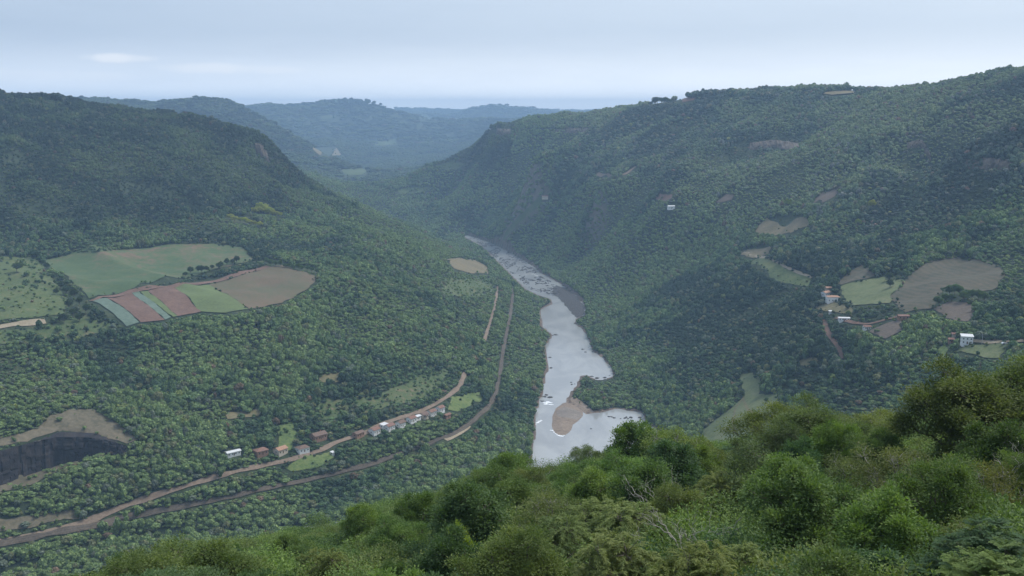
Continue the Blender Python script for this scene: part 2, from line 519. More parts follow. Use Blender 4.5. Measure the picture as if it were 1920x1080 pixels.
# the ground: forest floor and scrub, dry grass on gentle ground, rock and red earth where it is steep
def terrain_mat():
    m, t, b, o = new_mat('hillside_ground')
    p = geo_pos(t)
    a = noise(t, p, 0.012, 6, 0.6, 0.5)
    c = noise(t, p, 0.16, 5, 0.65)
    f = math_node(t, 'MULTIPLY_ADD', c, 0.5, math_node(t, 'MULTIPLY', a, 0.5))
    col = ramp(t, f, [(0.36, (0.018, 0.030, 0.012)), (0.50, (0.030, 0.046, 0.018)), (0.60, (0.055, 0.070, 0.028)), (0.68, (0.110, 0.100, 0.050))])
    g = N(t, 'ShaderNodeNewGeometry')
    s = N(t, 'ShaderNodeSeparateXYZ')
    t.links.new(g.outputs['True Normal'], s.inputs[0])
    st = N(t, 'ShaderNodeMapRange')
    t.links.new(math_node(t, 'ADD', s.outputs[2], math_node(t, 'MULTIPLY_ADD', c, 0.16, -0.08)), st.inputs[0])
    st.inputs[1].default_value, st.inputs[2].default_value = 0.60, 0.46
    st.inputs[3].default_value, st.inputs[4].default_value = 0.0, 1.0
    rk = ramp(t, c, [(0.3, (0.085, 0.075, 0.062)), (0.55, (0.16, 0.135, 0.105)), (0.75, (0.24, 0.19, 0.14))])
    t.links.new(mixc(t, st.outputs[0], col, rk), b.inputs['Base Color'])
    bump(t, b, c, 1.0, 1.2)
    return m
M['terrain'] = terrain_mat()
def water_mat():
    m, t, b, o = new_mat('river_water')
    p = geo_pos(t)
    mp = N(t, 'ShaderNodeMapping')
    mp.inputs['Scale'].default_value = (1.0, 0.45, 1.0)
    t.links.new(p, mp.inputs[0])
    a = noise(t, mp.outputs[0], 0.03, 4, 0.6, 0.6)
    c = noise(t, mp.outputs[0], 0.5, 5, 0.7)
    t.links.new(ramp(t, a, [(0.36, (0.27, 0.275, 0.275)), (0.62, (0.35, 0.355, 0.35))]), b.inputs['Base Color'])
    b.inputs['IOR'].default_value = 1.333
    b.inputs['Specular IOR Level'].default_value = 0.6
    t.links.new(math_node(t, 'MULTIPLY_ADD', a, 0.16, 0.06), b.inputs['Roughness'])
    bump(t, b, c, 0.2, 0.2)
    return m
M['water'] = water_mat()
def rock_mat(name, a, b_, c_, sc=0.12):
    m, t, b, o = new_mat(name)
    p = geo_pos(t)
    mp = N(t, 'ShaderNodeMapping')
    mp.inputs['Scale'].default_value = (1.0, 1.0, 0.35)
    t.links.new(p, mp.inputs[0])
    n = noise(t, mp.outputs[0], sc, 6, 0.7, 0.6)
    n2 = noise(t, p, sc * 9, 5, 0.65)
    f = math_node(t, 'MULTIPLY_ADD', n2, 0.35, math_node(t, 'MULTIPLY', n, 0.65))
    t.links.new(ramp(t, f, [(0.32, a), (0.5, b_), (0.68, c_)]), b.inputs['Base Color'])
    bump(t, b, n2, 1.0, 0.5)
    return m
M['quarry_rock'] = rock_mat('dark_basalt', (0.012, 0.011, 0.013), (0.026, 0.023, 0.025), (0.062, 0.050, 0.043), 0.10)
M['cliff'] = rock_mat('weathered_cliff', (0.05, 0.045, 0.038), (0.11, 0.09, 0.07), (0.24, 0.18, 0.13), 0.09)
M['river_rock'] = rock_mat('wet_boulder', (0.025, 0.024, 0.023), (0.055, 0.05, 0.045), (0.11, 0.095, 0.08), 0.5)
M['sand'] = ground_mat('sandbar_sand', [(0.30, (0.15, 0.115, 0.09)), (0.5, (0.215, 0.165, 0.125)), (0.72, (0.28, 0.22, 0.165))], 0.05, 0.5, 0.3)
M['shingle_bar'] = ground_mat('sandbar_gravel', [(0.30, (0.15, 0.13, 0.115)), (0.5, (0.20, 0.17, 0.145)), (0.72, (0.27, 0.23, 0.19))], 0.06, 0.8, 0.3)
M['bank_soil'] = ground_mat('river_bank_soil', [(0.30, (0.075, 0.058, 0.045)), (0.5, (0.125, 0.092, 0.068)), (0.72, (0.21, 0.15, 0.11))], 0.05, 0.4, 0.4)
M['foam'] = plain_mat('rapids_foam', (0.78, 0.80, 0.82), 0.5, 0.8, 0.15)
M['red_soil'] = ground_mat('ploughed_red_soil', [(0.30, (0.115, 0.070, 0.050)), (0.5, (0.155, 0.092, 0.066)), (0.72, (0.20, 0.125, 0.088))], 0.025, 0.5)
M['teal_crop'] = row_mat('blue_green_crop', (0.085, 0.125, 0.088), (0.150, 0.200, 0.155), R(38), 2.5)
M['green_crop'] = row_mat('young_green_crop', (0.090, 0.115, 0.045), (0.135, 0.180, 0.065), R(38), 3)
M['olive_crop'] = row_mat('thin_olive_crop', (0.088, 0.098, 0.048), (0.165, 0.105, 0.070), R(38), 3, 0.012)
M['upper_crop'] = ground_mat('patchy_green_field', [(0.34, (0.060, 0.098, 0.040)), (0.50, (0.078, 0.115, 0.046)), (0.60, (0.11, 0.115, 0.055)), (0.72, (0.175, 0.118, 0.078))], 0.012, 0.22, 0.4, 0.30)
M['pasture'] = ground_mat('bright_pasture', [(0.30, (0.050, 0.075, 0.027)), (0.5, (0.085, 0.118, 0.038)), (0.72, (0.14, 0.14, 0.06))], 0.02, 0.35)
M['grass'] = ground_mat('valley_grass', [(0.30, (0.080, 0.105, 0.042)), (0.5, (0.120, 0.145, 0.060)), (0.72, (0.17, 0.17, 0.085))], 0.018, 0.35)
M['bright_grass'] = ground_mat('lush_grass', [(0.30, (0.06, 0.095, 0.03)), (0.5, (0.105, 0.150, 0.042)), (0.72, (0.16, 0.18, 0.065))], 0.03, 0.4)
M['scrub'] = ground_mat('scrub_grass', [(0.30, (0.045, 0.075, 0.026)), (0.5, (0.072, 0.105, 0.036)), (0.65, (0.10, 0.115, 0.048)), (0.72, (0.17, 0.13, 0.08))], 0.02, 0.25)
M['dry_grass'] = ground_mat('dry_grass', [(0.30, (0.10, 0.095, 0.045)), (0.5, (0.15, 0.135, 0.065)), (0.72, (0.20, 0.165, 0.095))], 0.02, 0.35)
M['brown_field'] = row_mat('brown_terraced_field', (0.052, 0.058, 0.032), (0.118, 0.094, 0.062), R(-12), 7, 0.022)
M['mauve_soil'] = ground_mat('bare_mauve_soil', [(0.30, (0.080, 0.066, 0.048)), (0.5, (0.115, 0.090, 0.068)), (0.72, (0.155, 0.118, 0.09))], 0.03, 0.5)
M['tan_field'] = ground_mat('stubble_field', [(0.30, (0.12, 0.105, 0.055)), (0.5, (0.17, 0.14, 0.075)), (0.72, (0.21, 0.165, 0.095))], 0.02, 0.4)
M['bare_slope'] = ground_mat('bare_quarry_slope', [(0.30, (0.085, 0.078, 0.048)), (0.5, (0.13, 0.112, 0.072)), (0.72, (0.18, 0.148, 0.10))], 0.025, 0.35)
M['red_road'] = ground_mat('red_earth_road', [(0.30, (0.15, 0.110, 0.080)), (0.5, (0.205, 0.152, 0.110)), (0.72, (0.26, 0.195, 0.145))], 0.04, 0.6, 0.15)
M['tan_road'] = ground_mat('tan_earth_road', [(0.30, (0.23, 0.185, 0.12)), (0.5, (0.30, 0.245, 0.165)), (0.72, (0.36, 0.30, 0.21))], 0.04, 0.6, 0.15)
M['ballast'] = ground_mat('railway_ballast', [(0.30, (0.055, 0.045, 0.033)), (0.5, (0.090, 0.072, 0.052)), (0.72, (0.14, 0.112, 0.08))], 0.03, 0.7, 0.2)
M['steel'] = plain_mat('rail_steel', (0.12, 0.10, 0.09), 0.5, 2, 0.2, 0.5)

# ------------------------------------------------------------------ ground sheet
ny, nx = H.shape
idx = np.arange(ny * nx).reshape(ny, nx)
qf = np.stack([idx[:-1, :-1], idx[:-1, 1:], idx[1:, 1:], idx[1:, :-1]], -1).reshape(-1, 4)
me = fast_mesh('terrain', np.stack([XX, YY, H], -1).reshape(-1, 3), qf)
me.polygons.foreach_set('use_smooth', np.ones(len(me.polygons), dtype=bool))
me.materials.append(M['terrain'])
terrain = bpy.data.objects.new('terrain', me)
COL.objects.link(terrain)
tag(terrain, 'scrub covered ground of the valley, hillsides and far plateau', 'terrain', kind='structure')

def resample(pts, step, closed=True):
    o = []
    n = len(pts)
    for i in range(n if closed else n - 1):
        a = np.array(pts[i][:2]); b = np.array(pts[(i + 1) % n][:2])
        k = max(1, int(np.linalg.norm(b - a) / step))
        for j in range(k):
            o.append(a + (b - a) * j / k)
    if not closed:
        o.append(np.array(pts[-1][:2]))
    return np.array(o)
def jitter_outline(P, amp, seed):
    P = P.copy()
    P[:, 0] += (fbm(P[:, 0] / 9 + 3, P[:, 1] / 9, seed, 2) - 0.5) * 2 * amp
    P[:, 1] += (fbm(P[:, 0] / 9, P[:, 1] / 9 + 7, seed + 5, 2) - 0.5) * 2 * amp
    return P
def sheet(name, outline, mat, lift=0.45, step=6.0, jit=1.2, zfun=None, seed=1):
    P = jitter_outline(resample(outline, step), jit, seed)
    lo, hi = P.min(0), P.max(0)
    gx, gy = np.meshgrid(np.arange(lo[0], hi[0], step), np.arange(lo[1], hi[1], step))
    gx = gx.ravel(); gy = gy.ravel()
    k = in_poly(gx, gy, P) & (seg_dist(gx, gy, P, True) > step * 0.45)
    V = [Vector(p) for p in P] + [Vector((a, b)) for a, b in zip(gx[k], gy[k])]
    n = len(P)
    res = delaunay_2d_cdt(V, [(i, (i + 1) % n) for i in range(n)], [], 1, 1e-4)
    xs = np.array([v[0] for v in res[0]]); ys = np.array([v[1] for v in res[0]])
    zs = (ground(xs, ys) if zfun is None else zfun(xs, ys)) + lift
    me = fast_mesh(name, np.stack([xs, ys, zs], -1), None, np.array([f for f in res[2] if len(f) == 3]))
    me.polygons.foreach_set('use_smooth', np.ones(len(me.polygons), dtype=bool))
    me.materials.append(mat)
    o = bpy.data.objects.new(name, me)
    COL.objects.link(o)
    return o
CLEAR = []        # (outline in the photograph, chance that a small bush may stand there)
SHEETS = {}
EDGES = []
def field(px, mat, label, name='field', cat='field', lift=0.45, jit=3.0, keep=0.0, step=None):
    w = [on_ground(x, y) for x, y in px]
    D = np.mean([p[1] for p in w])
    o = sheet(name, w, M[mat], lift + D * 0.0003, step or max(5.0, D / 190), jit, seed=len(CLEAR))
    tag(o, label, cat, kind='structure')
    CLEAR.append((px, keep))
    if jit > 1:
        EDGES.append(w)
    return o
def ribbon(name, pts, width, mat, label, cat, lift=0.6, wvar=0.45, clear_px=None, offs=0.0, parent=None, seed=0, smoothz=True):
    """a track of real width laid along a line on the ground"""
    P = resample(pts, 4.0, False)
    for _ in range(3):
        P[1:-1] = (P[:-2] + 2 * P[1:-1] + P[2:]) / 4
    T = np.gradient(P, axis=0)
    T /= np.linalg.norm(T, axis=1)[:, None] + 1e-9
    Nn = np.stack([-T[:, 1], T[:, 0]], -1)
    P = P + Nn * offs
    wv = width * (1 + wvar * (fbm(P[:, 0] / 11, P[:, 1] / 11, seed + 3, 2) - 0.5) * 2)
    rows = []
    for f in (-0.5, -0.17, 0.17, 0.5):
        q = P + Nn * (wv * f)[:, None]
        rows.append(np.stack([q[:, 0], q[:, 1], ground(q[:, 0], q[:, 1]) + lift], -1))
    A = np.stack(rows, 1)
    n = len(P)
    ii = np.arange(n * 4).reshape(n, 4)
    f = np.stack([ii[:-1, :-1], ii[:-1, 1:], ii[1:, 1:], ii[1:, :-1]], -1).reshape(-1, 4)
    me = fast_mesh(name, A.reshape(-1, 3), f)
    me.polygons.foreach_set('use_smooth', np.ones(len(me.polygons), dtype=bool))
    me.materials.append(mat)
    o = bpy.data.objects.new(name, me)
    COL.objects.link(o)
    if parent is not None:
        o.parent = parent
    else:
        tag(o, label, cat, kind='structure')
    return o
TRACKS = []      # (polyline in the photograph, half width in metres) kept free of trees
def track(name, px, width, mat, label, cat, clear=1.0, lift=0.6, seed=0):
    w = [on_ground(x, y) for x, y in px]
    o = ribbon(name, w, width, M[mat], label, cat, lift, seed=seed)
    TRACKS.append((px, width * 0.5 * clear))
    return o, w

def ico(sub, r=1.0):
    bm = bmesh.new()
    bmesh.ops.create_icosphere(bm, subdivisions=sub, radius=r)
    v = np.array([x.co[:] for x in bm.verts]); f = np.array([[q.index for q in x.verts] for x in bm.faces])
    bm.free()
    return v, f
# ------------------------------------------------------------------ river
river = sheet('river', RIVER, M['water'], 0.0, 14.0, 0.8, lambda x, y: x * 0, 3)
tag(river, 'grey muddy river winding through the bottom of the valley', 'river', kind='structure')
rocks_seed = 3
BAR_PX = [(1035,797),(1036,780),(1042,766),(1056,756),(1070,753),(1084,762),(1094,772),(1092,781),(1084,790),(1074,796),(1071,806),(1060,816),(1046,816),(1037,808)]
BAR = [survey_z(x, y, 0)[:2] for x, y in BAR_PX]
def bar_z(x, y):
    d = seg_dist(x, y, BAR, True)
    return 0.02 + np.minimum(d, 14) * 0.11 + 0.5 * (fbm(x / 6, y / 6, 8) - 0.5) * sstep(0, 4, d)
o = sheet('sandbar', BAR, M['sand'], 0.0, 3.0, 0.6, bar_z, 5)
tag(o, 'pinkish brown sandbar jutting into the river below the wooded spit', 'sandbar', kind='structure')
GB = [survey_z(x, y, 0)[:2] for x, y in ((1042,772),(1056,764),(1088,772),(1091,780),(1083,788),(1062,786),(1046,782))]
o = sheet('gravel_bank', GB, M['shingle_bar'], 0.12, 3.0, 1.0, bar_z, 6)
tag(o, 'grey brown gravel patch on top of the sandbar', 'gravel bank', kind='structure')
BK = [survey_z(x, y, 2)[:2] for x, y in ((1058,752),(1066,742),(1078,744),(1090,752),(1112,768),(1118,776),(1100,779),(1084,768),(1070,758))]
o = sheet('shore', BK, M['sand'], 0.45, 4.0, 1.0, None, 7)
tag(o, 'reddish earth shore between the sandbar and the wooded spit', 'shore', kind='structure')
CLEAR.append(([(1058,752),(1066,742),(1078,744),(1090,752),(1112,768),(1118,776),(1100,779),(1084,768),(1070,758)], 0.15))
CLEAR.append((RIVER_PX[:24] + [(1000,900),(1100,910),(1200,890)] + RIVER_PX[45:], 0.0))
CLEAR.append((BAR_PX, 0.0))
for a_, b_, lab in ((0, 26, 'brown earth and rock bank under the forest on the village side of the river'), (45, len(RIVER_PX), 'brown earth and rock bank under the plateau slope side of the river')):
    ribbon('river_bank', RIVER[a_:b_], 6.5, M['bank_soil'], lab, 'river bank', 0.35, 0.7, seed=a_ + 4)
def boulder_mesh(seed):
    r = np.random.default_rng(seed)
    bm = bmesh.new()
    bmesh.ops.create_icosphere(bm, subdivisions=2, radius=1.0)
    off = r.normal(0, 1, (6, 3))
    for v in bm.verts:
        k = 1.0
        for q in off:
            k += 0.16 * math.sin(3 * v.co.dot(Vector(q)) + q[0] * 4)
        v.co = Vector((v.co.x * k * r.uniform(.95, 1.05), v.co.y * k, v.co.z * k * 0.62))
    me = bpy.data.meshes.new('river_rock')
    bm.to_mesh(me); bm.free()
    me.materials.append(M['river_rock'])
    return me
BOULD = [boulder_mesh(s) for s in range(5)]
def rocks(px_list, label, group, smin, smax):
    for (x, y) in px_list:
        p = survey_z(x, y, 0.0)
        o = bpy.data.objects.new('river_rock', random.choice(BOULD))
        s = random.uniform(smin, smax)
        o.location = (p[0], p[1], -0.15 * s)
        o.scale = (s * random.uniform(.8, 1.5), s * random.uniform(.8, 1.3), s * random.uniform(.7, 1.0))
        o.rotation_euler = (0, 0, random.uniform(0, 6.3))
        COL.objects.link(o)
        tag(o, label, 'rock', group)
rocks([(1133,708),(1139,710),(1135,713),(1120,709),(1128,718),(1117,714),(1143,704),(1110,706)], 'dark boulder in the shallows beside the wooded spit', 'boulders beside the spit', 1.0, 2.6)
rocks([(1071,717),(1078,720),(1072,721)], 'small dark rock in midstream off the tip of the spit', 'rocks off the spit', 0.7, 1.2)
rocks([(1143,781),(1148,782),(1164,785),(1172,784),(1178,785),(1183,783),(1152,784),(1175,782)], 'dark rock in the quiet pool near its far shore', 'rocks across the quiet pool', 0.9, 2.0)
rocks([(1108,804)], 'single small rock alone in the middle of the quiet pool', None, 0.9, 1.0)
rocks([(1200,783),(1196,790),(1203,787),(1207,792)], 'dark rock at the pool edge below the pasture', 'rocks at the pool edge', 0.8, 1.7)
rocks([(1031,745),(1024,741),(1020,744),(1016,752)], 'dark rock along the forested bank above the rapids', 'rocks above the rapids', 1.2, 2.4)
rocks([(1033,690),(1036,629),(1042,628),(1030,670)], 'dark rock at the foot of the forested bank in the long reach', 'rocks along the long reach', 1.2, 2.2)
rocks([(1093,655),(1103,652),(1098,660),(1108,645),(1112,659)], 'dark rock beside the steep wooded bank in the long reach', 'rocks by the steep bank', 0.9, 1.9)
rocks([(1000,526),(1010,524),(1018,528),(1022,532),(1005,521),(1014,520),(1027,536),(1036,541),(1021,545),(1041,551)], 'low dark rock in the shallow rapids upstream', 'rocks in the upstream shallows', 1.8, 4.0)
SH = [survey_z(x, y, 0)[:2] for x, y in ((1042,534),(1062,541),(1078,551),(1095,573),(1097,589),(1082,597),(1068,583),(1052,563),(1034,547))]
o = sheet('bank_reflection', SH, M['river_rock'], 0.06, 4.0, 2.5, lambda x, y: 0.25 * fbm(x / 5, y / 5, 12), 8)  # dark sheet on the water, painting in the bank's shade and reflection
tag(o, 'painted dark reflection of the bank along the bend under the plateau slope', 'bank reflection', kind='structure')
def shoal():
    r = np.random.default_rng(12)
    poly = [survey_z(x, y, 0)[:2] for x, y in ((880,447),(905,461),(925,481),(946,500),(968,521),(1000,545),(1040,556),(1060,560),(1040,532),(1012,513),(985,491),(960,476),(925,459))]
    P = np.array(poly); lo, hi = P.min(0), P.max(0)
    x = r.uniform(lo[0], hi[0], 9000); y = r.uniform(lo[1], hi[1], 9000)
    k = in_poly(x, y, poly) & (fbm(x / 18, y / 60, 71, 3) > 0.50)
    x, y = x[k][:900], y[k][:900]
    iv, jf = ico(1)
    s = r.uniform(.5, 1.9, len(x))
    V = (iv[None] * (s[:, None, None] * np.array([1.4, 1.2, .45])) * r.uniform(.75, 1.2, (len(x), len(iv), 1)) + np.stack([x, y, 0 * x], -1)[:, None, :]).reshape(-1, 3)
    Fq = (jf[None] + (np.arange(len(x)) * len(iv))[:, None, None]).reshape(-1, 3)
    me = fast_mesh('shoal', V, None, Fq)
    me.materials.append(M['river_rock'])
    o = bpy.data.objects.new('shoal', me); COL.objects.link(o)
    tag(o, 'countless low dark rocks breaking the surface of the upstream shallows', 'shoal', kind='stuff')
shoal()
def foam_patch(px_list, label, r0):
    verts, faces = [], []
    for (x, y, r) in px_list:
        p = survey_z(x, y, 0)
        n = 9
        b = len(verts)
        verts.append((p[0], p[1], 0.16))
        for i in range(n):
            a = 6.283 * i / n
            k = r * random.uniform(.55, 1.3)
            verts.append((p[0] + k * 1.5 * math.cos(a), p[1] + k * math.sin(a), 0.03))
        faces += [(b, b + 1 + i, b + 1 + (i + 1) % n) for i in range(n)]
    o = mesh_obj('foam', verts, faces, M['foam'])
    tag(o, label, 'foam', kind='stuff')
foam_patch([(1022 + random.uniform(-1, 12), 756 + random.uniform(-3, 3), random.uniform(.5, 1.7)) for _ in range(16)], 'white water breaking over hidden rocks above the sandbar', 1)
foam_patch([(1003 + 12 * t + random.uniform(-1, 1), 796 - 8 * t + random.uniform(-1, 1), random.uniform(.4, 1.3)) for t in np.linspace(0, 1, 16)], 'thin streak of white water beside the forested bank', 1)
foam_patch([(1034 + 24 * t + random.uniform(-1, 1), 806 + 13 * min(1, t * 1.5) - 2 * t + random.uniform(-1.2, 1.2), random.uniform(.4, 1.2)) for t in np.linspace(0, 1, 26)], 'white water curling round the tip of the sandbar', 1)
foam_patch([(985 + 30 * t, 507 + 13 * t + random.uniform(-2, 2), random.uniform(.5, 1.6)) for t in np.random.default_rng(3).uniform(0, 1, 20)], 'scattered white riffles in the upstream shallows', 1)

# ------------------------------------------------------------------ fields on the shelf below the forested hill
field([(80,488),(130,478),(250,468),(320,458),(400,458),(455,464),(476,488),(440,497),(350,522),(250,541),(165,562),(148,540),(120,515)], 'upper_crop', 'long patchy green field with brown bare spots under the forested hill')
field([(171,565),(198,560),(262,606),(238,614)], 'teal_crop', 'blue green crop strip at the outer end of the striped field', lift=0.7, jit=1.0)
field([(200,560),(247,550),(309,601),(264,606)], 'red_soil', 'narrow ploughed red strip between two blue green strips', lift=0.7, jit=1.0)
field([(247,550),(262,548),(322,596),(311,601)], 'teal_crop', 'second blue green crop strip between red ploughed strips', lift=0.7, jit=1.0)
field([(263,548),(277,547),(333,594),(324,596)], 'green_crop', 'thin bright green edging strip of the striped field', lift=0.7, jit=1.0)
field([(278,547),(327,541),(376,586),(334,594)], 'red_soil', 'wide ploughed red strip next to the square green plot', lift=0.7, jit=1.0)
field([(328,541),(390,535),(466,581),(424,588),(377,586)], 'green_crop', 'square green plot beside the ploughed red strips', lift=0.7, jit=1.0)
field([(391,535),(450,518),(505,501),(533,498),(592,519),(592,532),(570,547),(533,567),(468,581)], 'olive_crop', 'large olive brown plot at the inner end of the striped field', lift=0.7)
field([(166,566),(240,546),(330,533),(430,517),(500,499),(505,502),(440,521),(330,541),(247,551),(175,566)], 'red_soil', 'narrow red earth margin along the top of the striped field', name='field_margin', lift=0.85, jit=0.3)
field([(-60,478),(70,484),(98,520),(125,560),(120,588),(60,598),(-60,606)], 'pasture', 'green pasture with scattered bushes beside the long field', keep=0.16)
field([(-60,628),(80,618),(165,590),(228,612),(130,640),(-60,655)], 'scrub', 'rough green slope below the tan track and striped field', keep=0.42)
field([(838,488),(862,484),(890,488),(914,501),(917,515),(885,514),(850,504)], 'tan_field', 'small tan stubble field high above the river')
field([(825,525),(920,522),(928,545),(900,560),(830,555)], 'scrub', 'scrubby clearing below the tan stubble field', keep=0.65)
field([(93,780),(140,768),(177,768),(207,787),(257,824),(236,832),(200,822),(107,816),(50,827),(-60,850),(-60,838),(40,815),(75,800)], 'bare_slope', 'bare brown slope above the quarry face', keep=0.02)
field([(-60,900),(0,899),(50,892),(90,876),(150,858),(160,862),(110,882),(70,905),(0,925),(-60,930)], 'bare_slope', 'rubbly quarry floor below the dark rock face', name='quarry_floor', cat='quarry floor', keep=0.18)
field([(-60,975),(60,968),(150,958),(165,968),(70,985),(-60,1010)], 'bare_slope', 'bare brown yard beside the road junction', keep=0.03)
field([(530,878),(565,860),(620,848),(628,858),(590,880),(548,888)], 'bright_grass', 'lush green meadow below the village road', keep=0.03)
field([(420,778),(490,765),(485,782),(430,788)], 'dry_grass', 'small dry clearing in the woods above the village', keep=0.15)
field([(600,705),(640,700),(638,716),(605,718)], 'dry_grass', 'dry clearing among shrubs beneath the striped field', keep=0.2)
field([(590,750),(720,735),(830,690),(850,700),(800,745),(700,772),(600,790)], 'scrub', 'shrubby grass slope just above the village', keep=0.72)
field([(845,748),(900,735),(905,752),(860,775),(840,770)], 'bright_grass', 'green meadow between the road bend and railway', keep=0.12)
field([(520,800),(545,792),(560,815),(548,845),(520,848)], 'bright_grass', 'small green yard behind the lower village houses', keep=0.1)
# ------------------------------------------------------------------ fields of the farms across the river
field([(1567,530),(1614,497),(1632,503),(1642,519),(1578,535)], 'brown_field', 'small brown field corner above the white farmhouses')
field([(1578,536),(1653,520),(1697,530),(1672,552),(1670,568),(1600,574),(1577,553)], 'grass', 'pale green field behind the white farmhouses')
field([(1698,529),(1704,516),(1741,491),(1795,483),(1828,487),(1877,503),(1884,516),(1862,544),(1828,549),(1773,538),(1754,567),(1748,580),(1697,587),(1674,568),(1673,553)], 'brown_field', 'large brown terraced field around the dark grove')
field([(1752,580),(1782,566),(1830,573),(1818,603),(1773,597)], 'mauve_soil', 'bare mauve plot below the dark grove')
field([(1630,621),(1664,606),(1687,601),(1692,620),(1660,637)], 'mauve_soil', 'bare mauve plot below the farm hedges')
field([(1528,577),(1560,566),(1598,578),(1600,592),(1570,588),(1540,584)], 'dry_grass', 'worn lawn around the white farmhouses', keep=0.05)
field([(1405,493),(1423,484),(1470,503),(1522,522),(1515,538),(1480,534),(1445,520)], 'pasture', 'bright green strip pasture below the tan farm track', keep=0.03)
field([(1383,479),(1400,468),(1447,461),(1442,476),(1412,484)], 'tan_field', 'small tan plot at the end of the farm track')
field([(1414,434),(1438,409),(1507,407),(1520,423),(1482,438)], 'tan_field', 'square tan field on the wooded hillside')
field([(1522,379),(1545,360),(1577,355),(1562,371),(1542,381)], 'mauve_soil', 'small reddish clearing high on the wooded hillside')
field([(1388,703),(1413,699),(1426,712),(1424,741),(1457,741),(1450,777),(1447,800),(1452,850),(1330,850),(1312,812),(1345,785),(1375,763),(1394,743)], 'grass', 'smooth green pasture with winding cattle paths above the river', keep=0.0)
field([(1490,684),(1512,670),(1540,674),(1520,690)], 'dry_grass', 'dry brown clearing above the smooth pasture', keep=0.1)
field([(1788,661),(1815,648),(1892,645),(1874,674),(1830,670)], 'grass', 'green lawn in front of the white two storey house', keep=0.04)
field([(1750,660),(1768,648),(1782,655),(1770,672)], 'bright_grass', 'yellow green lawn beside the red roofed hut', keep=0.05)
field([(1226,371),(1240,363),(1262,364),(1258,375)], 'red_soil', 'small red earth clearing above the lone white house')
field([(1340,382),(1360,366),(1378,365),(1372,376)], 'mauve_soil', 'faint reddish clearing on the middle slope')
field([(1262,188),(1275,182),(1306,184),(1300,190),(1280,193)], 'red_soil', 'red earth patch on the crest of the plateau')
field([(1535,176),(1570,171),(1610,170),(1600,176),(1560,179)], 'tan_field', 'pale tan field on the crest of the plateau')
field([(815,312),(850,302),(875,306),(860,318),(825,318)], 'scrub', 'pale green clearing low on the nose of the plateau', keep=0.35)
field([(742,356),(780,350),(815,352),(790,362),(750,364)], 'scrub', 'pale green clearing at the foot of the distant slope', keep=0.4)
for i, poly in enumerate(([(790,213),(800,216),(812,222),(795,226),(786,222)], [(600,218),(630,217),(628,223),(605,224)], [(585,278),(630,275),(640,290),(600,292)], [(700,265),(740,262),(745,272),(705,274)], [(640,320),(690,316),(685,328),(650,330)])):
    field(poly, 'scrub' if i != 2 else 'tan_field', ('pale clearing on the shoulder of the distant hill', 'pale clearing near the top of the distant hill', 'reddish pale fields on the flank of the distant hill',
          'pale strip fields in the distant side valley', 'pale fields at the bottom of the distant side valley')[i])
# ------------------------------------------------------------------ tracks, road, railway
RAIL_PX = [(962,540),(961,560),(957,590),(950,625),(943,660),(938,700),(930,738),(915,766),(885,793),(850,815),(800,836),(740,856),(680,876),(620,892),(540,908),(450,930),(340,952),(250,967),(150,992),(60,1010),(-60,1035)]
rail, rail_w = track('railway', RAIL_PX, 4.0, 'ballast', 'single track railway bed curving between the river and village', 'railway', 1.35, 0.9)
for s in (-0.8, 0.8):
    ribbon('rail', rail_w, 0.16, M['steel'], None, None, 1.06, 0.0, offs=s, parent=rail)
ROAD_PX = [(872,700),(866,716),(855,732),(838,746),(815,760),(780,775),(745,787),(715,796),(690,812),(655,822),(630,830),(600,846),(560,859),(520,868),(480,876),(450,884),(400,896),(340,916),(280,934),(230,950),(190,968),(150,985),(90,998),(0,1018),(-60,1035)]
track('road', ROAD_PX, 4.0, 'red_road', 'red earth village road climbing past the row of houses', 'road', 1.6, 0.7, 2)
track('road', [(934,538),(928,575),(918,608),(908,640)], 3.4, 'red_road', 'straight red earth track between forest and railway upstream', 'track', 1.0, 0.7, 5)
track('road', [(-60,622),(0,614),(40,608),(85,603)], 10.0, 'tan_road', 'pale tan earth track beside the bright pasture', 'track', 1.0, 0.8, 6)
track('road', [(880,800),(860,815),(835,826)], 4.0, 'tan_road', 'short pale path beside the railway curve', 'path', 1.0, 0.8, 7)
track('path', [(1018,372),(1000,388),(980,408),(962,425),(944,445)], 15.0, 'scrub', 'straight power line clearing running down to the river', 'clearing', 0.8, 0.8, 8)
track('path', [(1380,474),(1400,474),(1423,483),(1470,501),(1522,522)], 4.0, 'tan_road', 'tan farm track along the strip pasture', 'track', 1.0, 0.9, 9)
track('path', [(1545,600),(1552,625),(1570,650),(1582,672)], 4.0, 'red_soil', 'narrow reddish footpath descending below the farm', 'path', 0.9, 0.8, 10)
track('path', [(1395,745),(1378,768),(1374,800),(1378,812)], 2.5, 'dry_grass', 'worn cattle path down the middle of the smooth pasture', 'path', 1.0, 0.8, 11)
track('path', [(1393,748),(1402,770),(1420,780),(1450,778)], 2.0, 'dry_grass', 'worn cattle path curving across the smooth pasture', 'path', 1.0, 0.8, 12)
track('path', [(1120,326),(1143,331),(1165,330),(1180,322),(1192,313)], 6.0, 'red_road', 'red earth road cut on the middle of the plateau slope', 'track', 1.1, 0.9, 13)
track('path', [(1820,640),(1870,643),(1925,640)], 4.0, 'tan_road', 'pale drive past the white two storey house', 'track', 1.0, 0.8, 14)
track('path', [(1568,596),(1600,606),(1625,610),(1660,600),(1700,594)], 4.0, 'red_soil', 'reddish farm lane below the white farmhouses', 'track', 1.0, 0.8, 15)
track('path', [(840,913),(868,909),(892,905)], 5.0, 'red_road', 'red earth river bank cut seen past the thicket', 'bank', 1.0, 0.8, 16)
